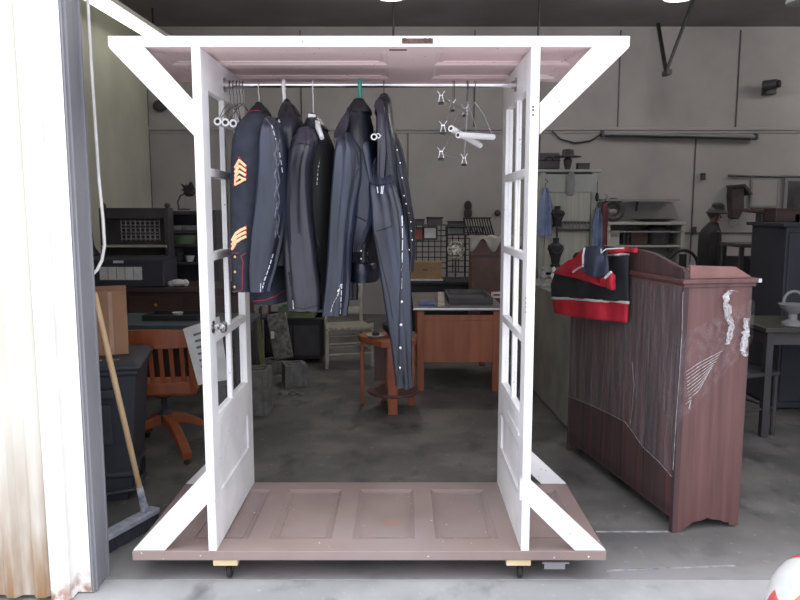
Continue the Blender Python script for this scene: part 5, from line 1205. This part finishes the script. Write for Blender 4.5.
small('dark_basket', 'round dark basket in the right compartment of the off-white cupboard', 'basket', lambda m: m.lathe([(0, 0), (.15, 0), (.18, .1), (.17, .24), (.1, .3), (0, .31)], n=20), M_dark, (P(660, 240, Yw-.3).x, Yw-.15, zsh))
for i in range(3): small('bottle', ('leftmost', 'middle', 'rightmost')[i]+' of three slim dark bottles in the off-white cupboard', 'bottle', lambda m: m.lathe([(0, 0), (.025, 0), (.027, .14), (.01, .18), (.01, .22), (0, .22)], n=12), M_dark, (P(625+4*i, 240, Yw-.3).x, Yw-.25, zsh), 'bottles in the off-white cupboard')
t = thing('wreath', 'round dark woven wreath leaning on the back wall above the off-white cupboard', 'wreath', P(613, 210, YB-.3)); 
MB().tube([Vector((.13*math.cos(k*.2618), 0, .13*math.sin(k*.2618))) for k in range(24)], .05, 8, closed=True).build('twigs', M_dark, t, smooth=True); MB().ball((.0, .0, -.02), .06, 8, (1.3, .5, .6)).build('bow', M_grey, t)
t = thing('oval_platter', 'long dark oval platter on the off-white cupboard', 'platter', (P(656, 214, Yw-.2).x, Yw-.1, h2+.001)); MB().lathe([(0, 0), (.16, 0), (.30, .035), (.29, .04), (.15, .008), (0, .008)], n=28).build('platter_body', M_dark, t, smooth=True)
t.scale = (1.1, .6, 1)
# arched chair
t = thing('arched_chair', 'dark chair with a rounded arched back, left of the standing man', 'chair', (P(683, 255, 9.3).x, 9.3, 0), math.radians(10)); zt = P(683, 252, 8.9).z
mb = MB(); mb.tube([(-.22, 0, .45)]+[Vector((.22*math.cos(math.pi-k*math.pi/10), 0, zt-.22+.22*math.sin(k*math.pi/10))) for k in range(11)]+[(.22, 0, .45)], .022, 8); mb.build('arched_back', M_black, t, smooth=True)
MB().box((0, -.2, .45), (.46, .44, .04)).build('seat', M_dark, t, bevel=.01)
for s in (-1, 1):
    for y in (-.38, -.01): MB().tube([(s*.2, y, 0), (s*.2, y, .44)], .018).build('leg', M_black, t)
MB().box((0, 0, zt-.3), (.10, .012, .5)).build('splat', M_black, t)
# the man: one continuous skinned body, then clothes and hat
def skin(name, verts, edges, radii, m, parent, sub=2, root=0):
    me = bpy.data.meshes.new(name); me.from_pydata(verts, edges, []); o = bpy.data.objects.new(name, me); S.collection.objects.link(o); o.parent = parent
    me.materials.append(m); md = o.modifiers.new('skin', 'SKIN'); md.use_smooth_shade = True
    for i, r in enumerate(radii):
        sv = me.skin_vertices[0].data[i]; sv.radius = r if isinstance(r, tuple) else (r, r); sv.use_root = (i == root)
    sbd = o.modifiers.new('sub', 'SUBSURF'); sbd.levels = sub; sbd.render_levels = sub
    return o
MY = 8.4; pc = P(710, 250, MY)
t = thing('person', 'man in a dark coat and brimmed hat standing side-on by the back wall', 'person', (pc.x, MY, 0), math.radians(0))
M_skin = mat('shaded_skin', (120, 88, 80), rough=.6); M_coat = mat('charcoal_coat', (46, 44, 48), (38, 36, 40), rough=.85, scale=10); M_trou = mat('dark_trousers', (40, 40, 46), rough=.85)
t.scale = (.76, .80, .975)
V = [(0, 0, .93), (-.01, 0, 1.12), (-.01, 0, 1.32), (.01, 0, 1.42), (.03, 0, 1.48), (.045, 0, 1.56), (.04, 0, 1.63),
     (-.01, .17, 1.36), (-.03, .21, 1.10), (.03, .22, .88), (.06, .21, .80), (-.01, -.17, 1.36), (-.03, -.21, 1.10), (.05, -.22, .89), (.09, -.21, .81),
     (.0, .09, .88), (.03, .10, .48), (.0, .10, .08), (.12, .11, .03), (.0, -.09, .88), (.0, -.10, .48), (-.05, -.10, .08), (.07, -.11, .03)]
E = [(0, 1), (1, 2), (2, 3), (3, 4), (4, 5), (5, 6), (2, 7), (7, 8), (8, 9), (9, 10), (2, 11), (11, 12), (12, 13), (13, 14), (0, 15), (15, 16), (16, 17), (17, 18), (0, 19), (19, 20), (20, 21), (21, 22)]
Rr = [(.12, .15), (.11, .14), (.12, .17), .06, .052, (.085, .075), (.075, .065), .05, .045, .032, .03, .05, .045, .032, .03, .085, .06, .042, .03, .085, .06, .042, .03]
body = skin('body', V, E, Rr, M_skin, t)
mb = MB(); mb.tube([(.115, 0, 1.585), (.145, 0, 1.545), (.115, 0, 1.535)], [.008, .014, .008], 8)
for s in (-1, 1): mb.ball((.03, s*.075, 1.56), .022, 8, (.8, .4, 1.2))
mb.build('nose_and_ears', M_skin, t, smooth=True)
mb = MB()
for s in (-1, 1): mb.ball((.113, s*.03, 1.585), .009, 8)
mb.build('eye', M_black, t); MB().box((.118, 0, 1.512), (.01, .04, .006)).build('mouth', mat('lips', (120, 70, 66)), t)
mb = MB(); mb.ball((.02, 0, 1.60), .088, 14, (1, .92, .85)); mb.build('hair', M_dark, t, smooth=True)
for s in (-1, 1):
    for k in range(5):
        b0 = Vector((.07+(.03 if s < 0 else 0)-.02*0, s*.215+(k-2)*.008, .775+(-.01 if k in (0, 4) else 0))); MB().tube([b0, b0+Vector((.012, 0, -.035)), b0+Vector((.0, 0, -.065+.01*abs(k-2)))], [.009, .008, .006], 6).build('finger', M_skin, t, smooth=True)
def oval(z, cx_, rx, ry, n=28): return [Vector((cx_+rx*math.cos(2*math.pi*k/n)*(1+.03*math.sin(3*k)), ry*math.sin(2*math.pi*k/n), z)) for k in range(n)]
MB().rings([oval(.62, .0, .19, .24), oval(.8, 0, .18, .235), oval(1.0, -.01, .155, .215), oval(1.2, -.01, .155, .215), oval(1.34, -.01, .145, .225), oval(1.41, .0, .115, .19), oval(1.46, .02, .085, .11), oval(1.49, .03, .068, .075)]).build('coat', M_coat, t, smooth=True)
for s in (-1, 1): MB().tube([(-.01, s*.165, 1.37), (-.03, s*.20, 1.2), (-.035, s*.215, 1.08), (.0 if s > 0 else .02, s*.22, .95), (.035 if s > 0 else .055, s*.22, .865)], [.07, .068, .06, .055, .05], 14).build('coat_sleeve', M_coat, t, smooth=True)
for s in (-1, 1): MB().tube([(0, s*.085, .9), (.03 if s > 0 else .0, s*.10, .48), (.0 if s > 0 else -.05, s*.10, .08)], [.11, .085, .075], 14).build('trouser_leg', M_trou, t, smooth=True)
for s in (-1, 1): x = .05 if s > 0 else 0; MB().ball((x, s*.105, .04), .05, 12, (2.3, .9, .78)).build('shoe', M_black, t, smooth=True)
ho = MB().lathe([(.0, 1.655), (.165, 1.625), (.17, 1.632), (.095, 1.672), (.088, 1.73), (.06, 1.755), (.0, 1.748)], (0.02, 0, -.03), 28).build('hat', M_black, t, smooth=True)
ho.rotation_euler = (0, .04, 0)
# wall hung birdhouse shape
q = P(735, 203, YB-.1); t = thing('wall_birdhouse', 'dark wooden birdhouse with a tapered foot on the back wall above the man', 'birdhouse', q)
MB().prism([(-.09, .26), (.09, .26), (.10, -.10), (.03, -.24), (-.06, -.22), (-.10, .10)], -.09, .09, lambda u, v, d: Vector((u, d, v))).build('house_body', mat('weathered_brown', (84, 72, 74), (66, 58, 60), rough=.8), t, bevel=.01)
MB().prism([(-.11, .26), (.08, .28), (.20, .13), (.17, .11), (.06, .25), (-.10, .23)], -.13, .10, lambda u, v, d: Vector((u, d, v))).build('roof', M_dark, t)
MB().box((.0, .0, -.29), (.14, .08, .06)).build('foot_block', M_grey, t)
# dark picture on the back wall
t = thing('framed_picture', 'large dark framed picture on the back wall cut by the right edge', 'picture', P(812, 198, YB-.05)); MB().box((0, 0, 0), (.86, .04, .60)).build('frame', M_grey, t, bevel=.008); MB().box((0, -.023, 0), (.76, .006, .50)).build('picture_face', mat('dark_landscape', (92, 92, 98), (58, 58, 62), rough=.6, scale=5), t)
t = thing('white_wall_panel', 'pale square panel on the back wall between birdhouse and dark picture', 'panel', P(764, 193, YB-.03)); MB().box((0, 0, 0), (.42, .03, .44)).build('panel', M_grey, t, bevel=.005); MB().box((0, -.017, 0), (.36, .004, .38)).build('inset', M_wallb, t)
# dark cabinets at right
t = thing('tall_black_cabinet', 'tall nearly black cabinet behind the dresser at the right edge', 'cabinet', (P(742, 300, 6.22).x+.76, 5.92, 0)); zt = P(745, 222, 6.2).z
MB().box((0, 0, zt/2), (1.44, .56, zt-.03)).build('carcass', M_dark2, t, bevel=.006); MB().box((0, 0, zt-.012), (1.52, .62, .03)).build('top', M_dark2, t, bevel=.006)
for k, s in enumerate((-1, 1)): dd = MB().box((s*.36, -.285, zt/2), (.68, .02, zt-.14)).build('door', M_dark2, t, bevel=.008); MB().ball((s*.04, -.31, zt*.55), .014, 8).build('knob', M_dsteel, dd)
cxx = P(742, 300, 5.9).x
for i, (px, w2, h3, m, lb) in enumerate(((772, .20, .10, M_darkwood, 'brown book stack box on top of the tall black cabinet'), (792, .22, .07, M_dark, 'flat dark box at the right on top of the tall black cabinet'))):
    t = thing('top_box', lb, 'box', (P(px, 215, 5.95).x+.08, 5.95, zt+.004)); MB().box((0, 0, h3/2), (w2, .2, h3)).build('box_body', m, t, bevel=.006); MB().box((0, 0, h3+.006), (w2+.01, .21, .012)).build('lid', m, t)
t = thing('violin_case', 'long thin dark case lying along the tall black cabinet top', 'case', (P(760, 210, 6.0).x+.09, 6.10, zt+.003+.0)); MB().bar((-.16, 0, .10), (.25, .0, .05), .12, .03).build('case_body', M_darkwood, t, bevel=.01); MB().box((.0, 0, .035), (.10, .1, .068)).build('support', M_dark, t)
# low dark cabinet behind the man
t = thing('low_dark_table', 'low dark table between the man and the tall black cabinet', 'table', (P(729, 243, 7.6).x+.24, 7.55, 0)); zt3 = P(729, 243, 7.5).z
MB().box((0, 0, zt3-.02), (.50, .5, .04)).build('table_top', M_dark, t, bevel=.006); MB().box((0, 0, zt3/2), (.44, .42, zt3-.3)).build('shelf_box', M_black, t)
for s in (-1, 1):
    for y in (-.2, .2): MB().box((s*.22, y, zt3/2-.02), (.04, .04, zt3-.04)).build('leg', M_dark, t)
# dark desk + slatted chair far right
t = table('dark_desk', 'dark wooden desk in shadow at the right edge behind the dresser', 'desk', P(766, 330, 4.9).x, P(766, 330, 4.9).x+1.3, 4.9, 5.5, P(768, 328, 4.9).z, M_dark, mat('dark_olive_top', (74, 70, 62), (60, 57, 52), rough=.5))
dkz = P(768, 328, 4.9).z
t = thing('carved_stand', 'pale carved ornament standing on the dark desk at the right edge', 'ornament', (P(794, 320, 5.0).x, 5.02, dkz+.001)); MB().lathe([(0, 0), (.07, 0), (.07, .02), (.03, .04), (.03, .08), (.08, .12), (.1, .15), (.0, .16)], n=18).build('ornament_body', M_grey, t, smooth=True); MB().tube(arc((0, 0, .17), .07, -20, 200, 12), .01).build('handle', M_grey, t)
t = thing('slatted_chair', 'dark slat-backed chair between the dresser and the dark desk', 'chair', (P(763, 400, 4.9).x-.12, 5.1, 0), math.radians(20)); zc = P(757, 325, 5.0).z
for s in (-1, 1):
    MB().tube([(s*.19, -.19, 0), (s*.19, -.19, .44)], .017).build('leg', M_dark, t); MB().tube([(s*.18, .18, 0), (s*.18, .19, .45), (s*.19, .24, zc)], .017).build('back_post', M_dark, t)
for k in range(5): MB().bar((-.12+k*.06, .19, .50), (-.12+k*.06, .235, zc-.06), .022, .01, up=(0, 1, 0)).build('slat', M_dark, t)
MB().box((0, .237, zc-.03), (.38, .02, .07)).build('crest_rail', M_dark, t, bevel=.006); MB().box((0, 0, .45), (.43, .42, .03)).build('seat', M_dark, t, bevel=.01)
mb = MB()
for z in (.2,): mb.tube([(-.19, -.19, z), (.19, -.19, z)], .01); mb.tube([(-.19, -.19, z), (-.18, .18, z)], .01); mb.tube([(.19, -.19, z), (.18, .18, z)], .01)
mb.build('stretcher', M_dark, t)
